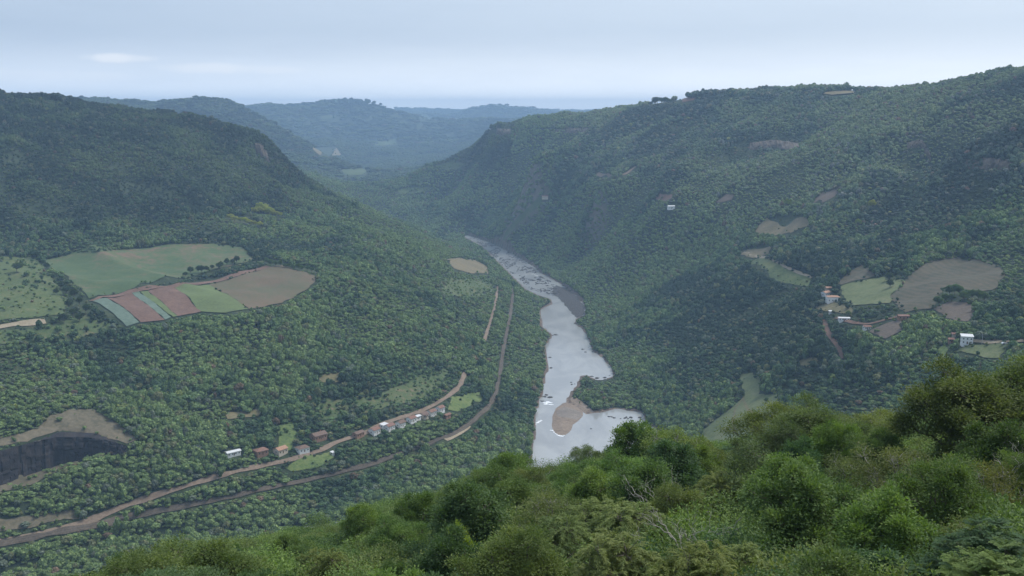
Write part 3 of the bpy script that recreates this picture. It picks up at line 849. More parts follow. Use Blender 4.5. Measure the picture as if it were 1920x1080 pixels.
# ------------------------------------------------------------------ quarry face
def quarry():
    n = 140
    t = np.linspace(0, len(QTOP) - 1, n)
    top = np.stack([np.interp(t, np.arange(len(QTOP)), [q[k] for q in Q_T]) for k in range(3)], -1)
    botz = np.interp(t, np.arange(len(QTOP)), Q_BOTZ)
    m = 16
    verts = []
    for j in range(m):
        f = j / (m - 1)
        for i in range(n):
            x, y, z = top[i]
            zz = z + 0.8 + (botz[i] - 1.5 - z) * f
            col = hash2(np.array([i // 3]), np.array([1]), 5)[0]
            led = hash2(np.array([i // 7]), np.array([int(f * 5 + 2 * col)]), 9)[0]
            push = 1.5 + 5.0 * f + 2.2 * col + 2.4 * led + 1.2 * float(vnoise(x / 3, zz / 2, 4))
            verts.append((x + 0.3 * push, y - push, zz + (0.7 * (col - .5) if j == 0 else 0)))
    # a lip that meets the slope above
    lip = [(x, y + 4.0, float(ground(x, y + 4.0)) + 0.15) for x, y, z in top]
    verts = lip + verts
    faces = [(j * n + i, j * n + i + 1, (j + 1) * n + i + 1, (j + 1) * n + i) for j in range(m) for i in range(n - 1)]
    o = mesh_obj('quarry_face', verts, faces, M['quarry_rock'])
    tag(o, 'dark columnar rock face of the quarry under a bare brown slope', 'quarry face', kind='structure')
    CLEAR.append((QTOP + QBOT[::-1], 0.0))
quarry()
# ------------------------------------------------------------------ cliffs on the noses of the plateaus
def cliff(px_top, px_bot, label, push0=3.0, m=9, n=60, clear=0.25):
    k = len(px_top)
    a = [on_ground(*p) for p in px_top]; b = [on_ground(*p) for p in px_bot]
    t = np.linspace(0, k - 1, n)
    A = np.stack([np.interp(t, np.arange(k), [q[c] for q in a]) for c in range(3)], -1)
    B = np.stack([np.interp(t, np.arange(k), [q[c] for q in b]) for c in range(3)], -1)
    verts = []
    for j in range(m):
        f = j / (m - 1)
        for i in range(n):
            p = A[i] * (1 - f) + B[i] * f
            d = push0 * math.sin(math.pi * min(max(f, 0.0), 1)) * (0.5 + 1.3 * float(hash2(np.array([i // 2]), np.array([j // 3]), 3)[0])) * math.sin(math.pi * i / (n - 1)) ** 0.4
            g = float(ground(p[0], p[1]))
            verts.append((p[0], p[1] - d, max(p[2], g) + 0.6 * d - 0.6 + 1.5 * float(vnoise(i * .7, j * .9, 6))))
    faces = [(j * n + i, j * n + i + 1, (j + 1) * n + i + 1, (j + 1) * n + i) for j in range(m - 1) for i in range(n - 1)]
    o = mesh_obj('cliff', verts, faces, M['cliff'])
    tag(o, label, 'cliff', kind='structure')
    CLEAR.append((list(px_top) + list(px_bot)[::-1], clear))
cliff([(476,268),(487,270),(498,276)], [(482,290),(494,297),(506,305)], 'pale rock cliff on the nose of the forested hill', 6, clear=0.2)
cliff([(918,241),(932,241),(957,242)], [(918,252),(932,255),(957,251)], 'pale rock cliff at the tip of the long plateau', 6)
cliff([(1030,242),(1060,241),(1085,240),(1118,239)], [(1030,250),(1060,250),(1085,249),(1118,247)], 'long low cliff band under the rim of the plateau', 4, clear=0.84)
cliff([(1405,268),(1450,262),(1500,268)], [(1405,282),(1450,278),(1500,282)], 'broken cliff band in the middle of the plateau slope', 4, clear=0.84)
cliff([(1700,268),(1725,262),(1745,290)], [(1700,280),(1725,276),(1745,304)], 'shaded cliff in the gully beside the nearer spur', 4, clear=0.84)
cliff([(1810,300),(1850,296),(1900,300)], [(1810,318),(1850,320),(1900,318)], 'cliff band with bare rock on the nearer spur', 4, clear=0.84)

# ------------------------------------------------------------------ houses
M['white_wall'] = plain_mat('whitewash', (0.80, 0.79, 0.77), 0.8, 0.8, 0.10)
M['cream_wall'] = plain_mat('cream_plaster', (0.58, 0.50, 0.40), 0.8, 0.8, 0.12)
M['brick_wall'] = plain_mat('brick_plaster', (0.34, 0.20, 0.14), 0.85, 0.8, 0.2)
M['red_tile'] = plain_mat('old_red_tile', (0.22, 0.125, 0.095), 0.85, 1.1, 0.35)
M['brown_tile'] = plain_mat('weathered_brown_tile', (0.17, 0.115, 0.09), 0.85, 1.1, 0.35)
M['orange_tile'] = plain_mat('orange_tile', (0.36, 0.21, 0.14), 0.85, 1.1, 0.3)
M['pale_sheet'] = plain_mat('pale_roof_sheet', (0.62, 0.62, 0.62), 0.5, 0.5, 0.12, 0.4)
M['dark_glass'] = plain_mat('dark_window', (0.03, 0.035, 0.04), 0.15, 1, 0.2, 0.5)
M['door_wood'] = plain_mat('door_wood', (0.14, 0.08, 0.05), 0.7, 1, 0.2)
M['car_paint'] = plain_mat('white_paint', (0.75, 0.76, 0.77), 0.3, 1, 0.04, 0.5)
M['rubber'] = plain_mat('tyre_rubber', (0.02, 0.02, 0.02), 0.8, 1, 0.2)
M['pole_wood'] = plain_mat('pole_concrete', (0.45, 0.44, 0.42), 0.8, 1, 0.1)
M['lamp_glass'] = plain_mat('lamp_lens', (0.6, 0.6, 0.58), 0.2, 1, 0.05, 0.5)
def box_part(name, x0, x1, y0, y1, z0, z1, mat, parent):
    v = [(x, y, z) for z in (z0, z1) for y in (y0, y1) for x in (x0, x1)]
    f = [(0, 2, 3, 1), (4, 5, 7, 6), (0, 1, 5, 4), (1, 3, 7, 5), (3, 2, 6, 7), (2, 0, 4, 6)]
    return mesh_obj(name, v, f, mat, parent)
def house(px, py, L, Wd, h, yaw, wall, roof, label, rise=1.5, hip=False, chimney=False, storeys=1, lean=False, name='house', cat='house', veranda=False, group=None):
    p = on_ground(px, py)
    root = empty(name, (p[0], p[1], p[2]), yaw)
    c, s = math.cos(yaw), math.sin(yaw)
    zs = [float(ground(p[0] + c * a - s * b, p[1] + s * a + c * b)) for a in (-L / 2, L / 2) for b in (-Wd / 2, Wd / 2)]
    base = (max(zs) * .6 + min(zs) * .4) - p[2] + 0.1
    low = max(min(zs) - p[2] - 0.5, base - 2.2)
    a, b = L / 2, Wd / 2
    h *= 1.12; rise *= .72
    z1 = base + h
    if lean:
        v = [(-a, -b, low), (a, -b, low), (a, b, low), (-a, b, low), (-a, -b, z1), (a, -b, z1), (a, b, z1 + rise), (-a, b, z1 + rise)]
        f = [(0, 1, 5, 4), (1, 2, 6, 5), (2, 3, 7, 6), (3, 0, 4, 7), (3, 2, 1, 0)]
    elif hip:
        v = [(-a, -b, low), (a, -b, low), (a, b, low), (-a, b, low), (-a, -b, z1), (a, -b, z1), (a, b, z1), (-a, b, z1)]
        f = [(0, 1, 5, 4), (1, 2, 6, 5), (2, 3, 7, 6), (3, 0, 4, 7), (3, 2, 1, 0)]
    else:
        v = [(-a, -b, low), (a, -b, low), (a, b, low), (-a, b, low), (-a, -b, z1), (a, -b, z1), (a, b, z1), (-a, b, z1), (-a, 0, z1 + rise), (a, 0, z1 + rise)]
        f = [(0, 1, 5, 4), (1, 2, 6, 9, 5), (2, 3, 7, 6), (3, 0, 4, 8, 7), (3, 2, 1, 0)]
    mesh_obj('wall', v, f, M[wall], root)
    e, t = 0.55, 0.16
    if lean:
        k = rise / Wd
        v = [(-a - e, -b - e, z1 - e * k + .03), (a + e, -b - e, z1 - e * k + .03), (a + e, b + e, z1 + rise + e * k + .03), (-a - e, b + e, z1 + rise + e * k + .03)]
        v += [(x, y, z + t) for x, y, z in v]
        f = [(0, 3, 2, 1), (4, 5, 6, 7), (0, 1, 5, 4), (1, 2, 6, 5), (2, 3, 7, 6), (3, 0, 4, 7)]
    elif hip:
        r = max(a - b, 0.3)
        v = [(-a - e, -b - e, z1 - .1), (a + e, -b - e, z1 - .1), (a + e, b + e, z1 - .1), (-a - e, b + e, z1 - .1), (-r, 0, z1 + rise), (r, 0, z1 + rise)]
        f = [(0, 1, 5, 4), (1, 2, 5), (2, 3, 4, 5), (3, 0, 4), (3, 2, 1, 0)]
    else:
        k = rise / b
        v, f = [], []
        prof = [(-b - e, z1 - e * k + .03), (0, z1 + rise + .03), (b + e, z1 - e * k + .03)]
        prof += [(y, z + t) for y, z in reversed(prof)]
        for x in (-a - e, a + e):
            v += [(x, y, z) for y, z in prof]
        f = [(i, (i + 1) % 6, 6 + (i + 1) % 6, 6 + i) for i in range(6)] + [(5, 4, 1, 0), (4, 3, 2, 1), (6, 7, 10, 11), (7, 8, 9, 10)]
    rf = mesh_obj('roof', v, f, M[roof], root)
    if chimney:
        box_part('chimney', a * .4, a * .4 + .6, .3, .9, z1 + rise * .3, z1 + rise + .8, M['brick_wall'], rf)
    if veranda:
        box_part('porch_roof', -a * .7, a * .7, -b - 2.2, -b + .0, z1 - .55, z1 - .4, M[roof], root)
        for q in (-.66, .66):
            box_part('porch_post', a * q - .08, a * q + .08, -b - 2.1, -b - 1.94, low, z1 - .55, M['door_wood'], root)
    if L >= 4:
        box_part('door', -.45, .45, -b - .05, -b + .02, base, base + 2.0, M['door_wood'], root)
    n = max(1, int(L / 3.2))
    for st in range(storeys):
        zb = base + .95 + st * 2.6
        for i in range(n + 1):
            x = -a + L * (i + .5) / (n + 1)
            if abs(x) < .95 and st == 0:
                continue
            w = box_part('window', x - .45, x + .45, -b - .04, -b + .02, zb, zb + 1.05, M['dark_glass'], root)
            box_part('sill', x - .55, x + .55, -b - .12, -b - .041, zb - .08, zb - .003, M[wall], w)
        for sx in (-1, 1):
            x0, x1 = (a - .02, a + .04) if sx > 0 else (-a - .04, -a + .02)
            box_part('window', x0, x1, -.5, .5, zb, zb + 1.05, M['dark_glass'], root)
    tag(root, label, cat, group)
    hw = (L * .42) * FPX / p[1]
    CLEAR.append(([(px - hw, py - (h + rise) * FPX / p[1]), (px + hw, py - (h + rise) * FPX / p[1]), (px + hw, py + 1), (px - hw, py + 1)], 0.0))
    YARDS.append((p[0], p[1], max(L, Wd) * 0.62 + 1.5))
    return root
YARDS = []
def road_yaw(px0, py0, px1, py1):
    p, q = on_ground(px0, py0), on_ground(px1, py1)
    return math.atan2(q[1] - p[1], q[0] - p[0])
VY = road_yaw(650, 824, 830, 764)        # the village row follows the road
LY = road_yaw(480, 876, 610, 843)
house(437, 853, 11, 4.5, 2.6, LY, 'white_wall', 'pale_sheet', 'long low white shed with a pale roof at the lower end of the village', 0.8, name='shed', cat='shed')
house(489, 851, 9.5, 7.5, 3.0, LY, 'brick_wall', 'red_tile', 'brick house under a wide red roof next to the long white shed', 2.2, hip=True)
house(526, 849, 9, 7, 3.0, LY + 0.2, 'cream_wall', 'orange_tile', 'cream house with a bright orange gable roof beside the village road', 2.0)
house(567, 846, 9, 7.5, 3.0, LY, 'white_wall', 'brown_tile', 'white walled house with a brown hipped roof beside the lush meadow', 2.0, hip=True)
house(597, 822, 12, 8, 3.2, LY + 0.1, 'brick_wall', 'brown_tile', 'large brown roofed house on the bank above the road', 2.4, chimney=True)
house(672, 818, 9, 5.5, 2.8, VY, 'brick_wall', 'brown_tile', 'low brown house where the village row begins', 1.5)
house(702, 812, 8, 6.5, 3.2, VY, 'white_wall', 'red_tile', 'white house with a red roof, first of the white village row', 1.9, chimney=True)
house(720, 802, 6, 4, 2.6, VY, 'white_wall', 'pale_sheet', 'small white outbuilding behind the second white row house', 0.7, lean=True, name='outbuilding', cat='outbuilding')
house(730, 805, 8, 6, 3.2, VY, 'white_wall', 'red_tile', 'second white row house, long red roof and tiny outbuilding behind', 1.9)
house(751, 799, 7.5, 6, 3.2, VY, 'white_wall', 'brown_tile', 'third white row house, brown roof, between two red roofed neighbours', 1.9)
house(771, 791, 7.5, 6, 3.2, VY, 'white_wall', 'red_tile', 'fourth white row house, beside the pale roofed shed', 1.9)
house(782, 786, 6, 4, 2.5, VY, 'white_wall', 'pale_sheet', 'pale roofed shed squeezed between houses of the village row', 0.8, name='shed', cat='shed')
house(794, 783, 7, 6, 3.0, VY, 'cream_wall', 'brown_tile', 'cream house with a brown roof in the upper village row', 1.9, veranda=True)
house(809, 778, 7.5, 6, 3.2, VY, 'white_wall', 'red_tile', 'last but one white house at the top of the village row', 1.9)
house(825, 771, 7, 6, 3.2, VY, 'white_wall', 'red_tile', 'topmost white house of the village row near the red road bend', 1.8)
house(838, 783, 7, 4, 2.4, VY, 'brick_wall', 'red_tile', 'small brick shed below the topmost village house', 1.2, name='shed', cat='shed')
house(624, 853, 2.6, 2.2, 2.0, VY, 'white_wall', 'pale_sheet', 'tiny white hut in the corner of the lush meadow', 0.5, lean=True, name='hut', cat='hut')
# farms across the river
FY = 0.12
house(1548, 555, 9, 6, 3.2, FY + 0.5, 'white_wall', 'orange_tile', 'white farmhouse with an orange roof set at an angle to its neighbour', 1.7, chimney=True)
house(1561, 566, 12, 8, 4.4, FY - 0.1, 'white_wall', 'orange_tile', 'largest white farmhouse with an orange roof by the pale green field', 1.7, hip=True)
house(1553, 545, 6, 4.5, 2.4, FY, 'cream_wall', 'orange_tile', 'small cream barn uphill of the two white farmhouses', 1.4, name='barn', cat='barn')
house(1557, 588, 2.6, 2.2, 2.0, FY, 'white_wall', 'pale_sheet', 'tiny white shelter below the worn farm lawn', 0.5, lean=True, name='shelter', cat='shelter')
house(1582, 602, 10, 4, 2.4, FY - 0.2, 'white_wall', 'pale_sheet', 'long pale greenhouse along the reddish farm lane', 0.8, name='greenhouse', cat='greenhouse')
house(1625, 618, 6, 4.5, 2.5, FY - 0.1, 'white_wall', 'red_tile', 'little white cottage with a red roof beside the bare mauve plot', 1.2, name='cottage', cat='cottage')
house(1693, 598, 9, 5, 2.5, FY - 0.15, 'brick_wall', 'red_tile', 'low red roofed barn behind the bare mauve plot', 1.1, name='barn', cat='barn')
house(1812, 645, 8, 6, 5.2, -0.25, 'white_wall', 'pale_sheet', 'white two storey house standing on the green lawn', 0.9, storeys=2, lean=True)
house(1783, 642, 4, 3.5, 2.3, -0.2, 'brick_wall', 'red_tile', 'small red roofed hut hidden in trees beside the two storey house', 1.0, name='hut', cat='hut')
house(1788, 632, 3, 2.6, 2.3, -0.2, 'cream_wall', 'red_tile', 'tiny cream hut in trees behind the two storey house', 1.0, name='hut', cat='hut')
house(1258, 392, 11, 7, 3.6, 0.2, 'white_wall', 'pale_sheet', 'lone white house on the middle of the plateau slope', 1.4)
house(1022, 374, 13, 9, 4.0, -0.1, 'cream_wall', 'red_tile', 'distant red roofed house at the top of the power line clearing', 2.2)
# ------------------------------------------------------------------ car and pole by the white house
def car(px, py, yaw, label):
    p = on_ground(px, py)
    root = empty('car', (p[0], p[1], p[2] + 0.75), yaw)
    prof = [(-2.1, .35), (2.1, .35), (2.15, .75), (1.95, .95), (.95, 1.02), (.35, 1.48), (-1.2, 1.5), (-1.9, 1.02), (-2.15, .9)]
    n = len(prof)
    v = []
    for y, k in ((-.82, 1), (-.72, .97), (.72, .97), (.82, 1)):
        inn = 0.0 if abs(y) > .8 else 0.0
        for x, z in prof:
            yy = y * (0.82 if z > 1.1 else 1.0)
            v.append((x, yy, z + inn))
    f = [(r * n + i, r * n + (i + 1) % n, (r + 1) * n + (i + 1) % n, (r + 1) * n + i) for r in range(3) for i in range(n)]
    f += [tuple(reversed(range(n))), tuple(range(3 * n, 4 * n))]
    mesh_obj('body', v, f, M['car_paint'], root)
    for sy in (-1, 1):
        y = sy * .80
        mesh_obj('side_window', [(-1.6, y, 1.06), (.75, y, 1.06), (.3, sy * .70, 1.42), (-1.15, sy * .70, 1.42)], [(0, 1, 2, 3)], M['dark_glass'], root)
        box_part('headlight', 2.06, 2.17, sy * .6 - .16, sy * .6 + .16, .68, .84, M['lamp_glass'], root)
        for x in (-1.35, 1.35):
            k = 16
            w = [(x + .32 * math.cos(6.283 * i / k), sy * .84 + d, .32 + .32 * math.sin(6.283 * i / k)) for d in (-.1, .1) for i in range(k)]
            mesh_obj('wheel', w, [(i, (i + 1) % k, k + (i + 1) % k, k + i) for i in range(k)] + [tuple(range(k)), tuple(range(k, 2 * k))], M['rubber'], root)
    mesh_obj('windscreen', [(.93, -.66, 1.06), (.93, .66, 1.06), (.42, .58, 1.45), (.42, -.58, 1.45)], [(0, 1, 2, 3)], M['dark_glass'], root)
    tag(root, label, 'car')
    CLEAR.append(([(px - 8, py - 8), (px + 8, py - 8), (px + 8, py + 1), (px - 8, py + 1)], 0.0))
car(1883, 647, 0.15, 'white car parked on the pale drive near the lawn')
def pole(px, py, h, label, name='utility_pole'):
    p = on_ground(px, py)
    root = empty(name, (p[0], p[1], p[2] - 0.3), 0.3)
    k = 10
    v = [(r * math.cos(6.283 * i / k), r * math.sin(6.283 * i / k), z) for r, z in ((.22, 0), (.13, h)) for i in range(k)]
    mesh_obj('shaft', v, [(i, (i + 1) % k, k + (i + 1) % k, k + i) for i in range(k)] + [tuple(range(k, 2 * k))], M['pole_wood'], root)
    box_part('crossarm', -1.0, 1.0, -.07, .07, h - .6, h - .45, M['door_wood'], root)
    for x in (-.85, 0, .85):
        box_part('insulator', x - .06, x + .06, -.06, .06, h - .448, h - .2, M['dark_glass'], root)
    tag(root, label, 'pole')
pole(1841, 646, 8.5, 'pale utility pole beside the drive of the two storey house')
def mast(px, py, h, label):
    p = on_ground(px, py, 3600)
    root = empty('radio_mast', (p[0], p[1], p[2] - 1), 0)
    for a in (0, 2.094, 4.189):
        c, s = math.cos(a), math.sin(a)
        v = [(c * r - dx, s * r - dx, z) for r, z in ((1.2, 0), (.35, h)) for dx in (0,)]
        b = []
        for (x, y, z) in v:
            b += [(x - .2, y - .2, z), (x + .2, y - .2, z), (x + .2, y + .2, z), (x - .2, y + .2, z)]
        mesh_obj('leg', b, [(0, 1, 5, 4), (1, 2, 6, 5), (2, 3, 7, 6), (3, 0, 4, 7), (4, 5, 6, 7)], M['pole_wood'], root)
    for z in np.arange(3, h, 4):
        r = 1.2 - .85 * z / h
        box_part('brace', -r, r, -.1, .1, z - .1, z + .1, M['pole_wood'], root)
    tag(root, label, 'mast')
mast(243, 186, 22, 'thin radio mast on the crest of the distant hill')

# ------------------------------------------------------------------ single trees out in the valley: where they stand (built below)
FAR_TREES = []
def far_tree(px, py, h, kd, colour, label, group=None, wide=1.0, d0=430.0):
    p = on_ground(px, py, d0)
    FAR_TREES.append((p, h, kd, colour, label, group, wide))
    s = h * FPX / p[1]
    CLEAR.append(([(px - .33 * s * wide, py - .95 * s), (px + .33 * s * wide, py - .95 * s), (px + .33 * s * wide, py - .25 * s), (px - .33 * s * wide, py - .25 * s)], 0.0))
far_tree(30, 512, 12, 'broad', 'dark', 'big dark round tree standing alone in the bright pasture', wide=1.3)
far_tree(29, 545, 5, 'broad', 'dark', 'small dark bush like tree in the middle of the bright pasture', wide=1.2)
for q in np.linspace(0, 1, 11):
    far_tree(350 + 95 * q + random.uniform(-3, 3), 519 - 24 * q + random.uniform(-2, 2), random.uniform(6, 10), 'broad', 'forest', 'hedge tree in the row dividing the long field from the striped one', 'hedge trees between the fields', 1.1)
for q in np.linspace(0, 1, 12):
    far_tree(500 + 92 * q, 497 + 16 * q + random.uniform(-2, 1), random.uniform(6, 9), 'broad', 'dark', 'dark tree lining the rounded end of the striped field', 'trees lining the striped field', 1.1)
for (x, y) in ((88, 500), (100, 520), (112, 538), (125, 548), (140, 555), (150, 568), (130, 575), (138, 590), (150, 600), (105, 548), (120, 602), (160, 584)):
    far_tree(x, y + 6, random.uniform(7, 11), 'broad', 'forest', 'dark tree in the belt between the bright pasture and the crops', 'tree belt beside the pasture', 1.1)
for (x, y) in ((476, 396), (482, 392), (488, 390), (493, 395), (499, 393), (505, 399), (511, 401), (517, 402), (522, 404), (498, 388), (487, 398)):
    far_tree(x, y + 5, random.uniform(9, 13), 'broad', 'yellow', 'yellow green tree in the bright grove high on the dark hill', 'upper yellow green grove', 1.5)
for (x, y) in ((432, 408), (441, 411), (450, 413), (459, 414), (468, 417), (477, 419), (487, 421)):
    far_tree(x, y + 5, random.uniform(7, 10), 'broad', 'yellow', 'yellow green tree in the lower bright row on the dark hill', 'lower yellow green grove', 1.7)
far_tree(335, 214, 17, 'broad', 'dark', 'lone round tree on the grassy crest of the left hand hill'.replace('left hand', 'forested'), wide=1.4, d0=1500)
for (x, y) in ((1762, 575), (1772, 566), (1780, 556), (1790, 552), (1800, 556), (1812, 560), (1822, 562), (1834, 564), (1845, 568), (1785, 566), (1805, 566)):
    far_tree(x, y, random.uniform(7, 11), 'broad', 'dark', 'dark tree of the grove enclosed by the brown terraced field', 'dark grove in the terraced field', 1.25)
for (x, y) in ((1668, 540), (1666, 528), (1690, 522)):
    far_tree(x, y, random.uniform(7, 10), 'broad', 'forest', 'round tree on the upper edge of the pale green field', 'trees above the pale green field', 1.3)
for (x, y) in ((1615, 582), (1630, 578), (1645, 580), (1655, 588), (1668, 582), (1680, 584), (1640, 596), (1608, 596), (1590, 590)):
    far_tree(x, y + 4, random.uniform(4, 7), 'broad', random.choice(['forest', 'grey']), 'garden tree in the hedges below the pale green field', 'garden trees of the farm', 1.2)
far_tree(1437, 755, 4.5, 'broad', 'dark', 'single small dark tree on the smooth pasture', wide=1.1)
far_tree(1386, 748, 8, 'broad', 'dark', 'dark tree at the upper corner of the smooth pasture', wide=1.0)
far_tree(1635, 392, 12, 'broad', 'yellow', 'yellow green tree standing out on the plateau slope', wide=1.2)
far_tree(1608, 425, 10, 'broad', 'lime', 'lime green tree below the yellow green one on the slope', wide=1.2)
far_tree(1476, 389, 12, 'broad', 'lime', 'pale lime tree above the square tan field', wide=1.1)
for x, y, h, w in ((1240, 196, 15, 1.6), (1228, 197, 13, 1.6), (1248, 195, 15, 1.6), (1234, 195, 16, 1.6), (1254, 196, 13, 1.6), (1220, 199, 10, 1.6)):
    far_tree(x, y, h, 'broad', 'forest', 'crest tree in the tall clump on the rim of the plateau', 'tall clump on the plateau rim', w, 1800)

# outline of the thicket below the lookout, as the photograph shows its tree tops
EDGE = np.array([(-300,1150),(0,1092),(110,1080),(190,1050),(270,1022),(380,1006),(470,1020),(530,1030),(560,1000),(590,985),(625,992),(650,1012),(690,985),(705,945),(760,932),(800,926),(850,935),(880,905),(905,865),(960,848),(1000,872),(1040,876),(1100,862),(1150,842),(1195,805),
                 (1235,790),(1290,800),(1340,812),(1385,822),(1440,778),(1480,760),(1560,755),(1640,772),(1668,800),(1700,818),(1745,832),(1772,780),(1800,738),(1850,697),(1930,672),(2300,600)], float)
def edge_y(px):
    return np.interp(px, EDGE[:, 0], EDGE[:, 1])

# ------------------------------------------------------------------ leaves and crowns
def leaf_cards(c, d, up, L, Wd, fold=0.18):
    """diamond shaped leaves: base c, along unit d, face roughly along up"""
    n = len(c)
    s = np.cross(d, up)
    s /= np.linalg.norm(s, axis=1)[:, None] + 1e-9
    nn = np.cross(s, d)
    L = np.broadcast_to(np.asarray(L, float), (n,))[:, None]
    Wd = np.broadcast_to(np.asarray(Wd, float), (n,))[:, None]
    mid = c + d * L * 0.45
    v = np.stack([c, mid + s * Wd * .5 + nn * Wd * fold, c + d * L, mid - s * Wd * .5 + nn * Wd * fold], 1).reshape(-1, 3)
    b = np.arange(n)[:, None] * 4
    f = np.concatenate([b + np.array([[0, 1, 2]]), b + np.array([[0, 2, 3]])], 0)
    return v, f
def unit(v):
    return v / (np.linalg.norm(v, axis=-1)[..., None] + 1e-9)
def crown_obj_mesh(name, v, f, leaf, mat, extra=None):
    """leaf cards plus an optional (verts, faces, value) solid"""
    if extra is not None:
        f = np.concatenate([f, extra[1] + len(v)], 0)
        leaf = np.concatenate([leaf, np.full(len(extra[0]), extra[2])])
        v = np.concatenate([v, extra[0]], 0)
    me = fast_mesh(name, v, None, f)
    a = me.attributes.new('leaf', 'FLOAT', 'POINT')
    a.data.foreach_set('value', leaf.astype(np.float32))
    me.materials.append(mat)
    return me
M['forest_leaf'] = foliage_mat('forest_leaves', 'INSTANCER', var=0.38, trans=0.2)
M['tree_leaf'] = foliage_mat('tree_leaves', 'OBJECT', var=0.34, trans=0.36)
M['bark'] = plain_mat('grey_bark', (0.17, 0.145, 0.115), 0.9, 2.5, 0.35)
M['pale_bark'] = plain_mat('pale_bark', (0.36, 0.33, 0.29), 0.9, 2.5, 0.3)
def forest_crown(seed, n_lobe=6, n_card=150, card=0.20, core=True, shape='round'):
    """unit crown: about 1 wide, 1 tall, base at 0 : overlapping leafy lobes"""
    r = np.random.default_rng(seed)
    lobes = []
    for i in range(n_lobe):
        a = r.uniform(0, 6.283)
        q = r.uniform(0.10, 0.30)
        z = r.uniform(0.36, 0.74) if shape == 'round' else r.uniform(0.52, 0.74)
        lobes.append((q * math.cos(a), q * math.sin(a), z, r.uniform(0.15, 0.26)))
    lobes.append((0, 0, 0.72, 0.24))
    lobes = np.array(lobes)
    k = r.choice(len(lobes), n_card, p=lobes[:, 3] ** 2 / (lobes[:, 3] ** 2).sum())
    d = unit(r.normal(0, 1, (n_card, 3)) + np.array([0, 0, 0.45]))
    c = lobes[k, :3] + d * (lobes[k, 3] * r.uniform(0.82, 1.10, n_card))[:, None]
    along = unit(np.cross(d, r.normal(0, 1, (n_card, 3))) + d * 0.25)
    v, f = leaf_cards(c - along * card * 0.5, along, unit(d + 0.35 * r.normal(0, 1, (n_card, 3))), card * r.uniform(.7, 1.3, n_card), card * r.uniform(.55, .95, n_card))
    leaf = np.repeat(r.uniform(0, 1, n_card), 4)
    ex = None
    if core:
        vs, fs, n0 = [], [], 0
        iv, jf = ico(1)
        for L in lobes:
            vs.append(iv * L[3] * 0.93 * r.uniform(.9, 1.1, (len(iv), 1)) + L[:3])
            fs.append(jf + n0); n0 += len(iv)
        ex = (np.concatenate(vs), np.concatenate(fs), 0.35)
    return crown_obj_mesh('forest_crown', v, f, leaf, M['forest_leaf'], ex)
SRC = bpy.data.collections.new('crown_sources')
for s in range(8):
    o = bpy.data.objects.new('crown_source_%02d' % s, forest_crown(100 + s, 5 + s % 4, 170, 0.19, True, 'round' if s % 3 else 'flat'))
    SRC.objects.link(o)
def gn_scatter(name, coll, pts, scl, rotz, var, colr, label, cat='forest'):
    me = bpy.data.meshes.new(name)
    n = len(pts)
    me.vertices.add(n)
    me.vertices.foreach_set('co', np.asarray(pts, np.float32).ravel())
    for nm, ty, dat in (('scl', 'FLOAT_VECTOR', scl), ('tcol', 'FLOAT_VECTOR', colr)):
        a = me.attributes.new(nm, ty, 'POINT'); a.data.foreach_set('vector', np.asarray(dat, np.float32).ravel())
    a = me.attributes.new('rotv', 'FLOAT_VECTOR', 'POINT')
    rv = np.zeros((n, 3), np.float32); rv[:, 2] = rotz
    a.data.foreach_set('vector', rv.ravel())
    a = me.attributes.new('variant', 'INT', 'POINT'); a.data.foreach_set('value', np.asarray(var, np.int32))
    o = bpy.data.objects.new(name, me)
    COL.objects.link(o)
    g = bpy.data.node_groups.new(name + '_scatter', 'GeometryNodeTree')
    g.interface.new_socket('Geometry', in_out='INPUT', socket_type='NodeSocketGeometry')
    g.interface.new_socket('Geometry', in_out='OUTPUT', socket_type='NodeSocketGeometry')
    gi, go = g.nodes.new('NodeGroupInput'), g.nodes.new('NodeGroupOutput')
    ip = g.nodes.new('GeometryNodeInstanceOnPoints')
    ci = g.nodes.new('GeometryNodeCollectionInfo')
    ci.inputs['Collection'].default_value = coll
    ci.inputs['Separate Children'].default_value = True
    ci.inputs['Reset Children'].default_value = True
    def attr(nm, ty):
        q = g.nodes.new('GeometryNodeInputNamedAttribute'); q.data_type = ty
        q.inputs['Name'].default_value = nm
        return q.outputs['Attribute']
    g.links.new(gi.outputs[0], ip.inputs['Points'])
    g.links.new(ci.outputs[0], ip.inputs['Instance'])
    ip.inputs['Pick Instance'].default_value = True
    g.links.new(attr('variant', 'INT'), ip.inputs['Instance Index'])
    g.links.new(attr('rotv', 'FLOAT_VECTOR'), ip.inputs['Rotation'])
    g.links.new(attr('scl', 'FLOAT_VECTOR'), ip.inputs['Scale'])
    g.links.new(ip.outputs[0], go.inputs[0])
    md = o.modifiers.new('scatter', 'NODES')
    md.node_group = g
    tag(o, label, cat, kind='stuff')
    return o

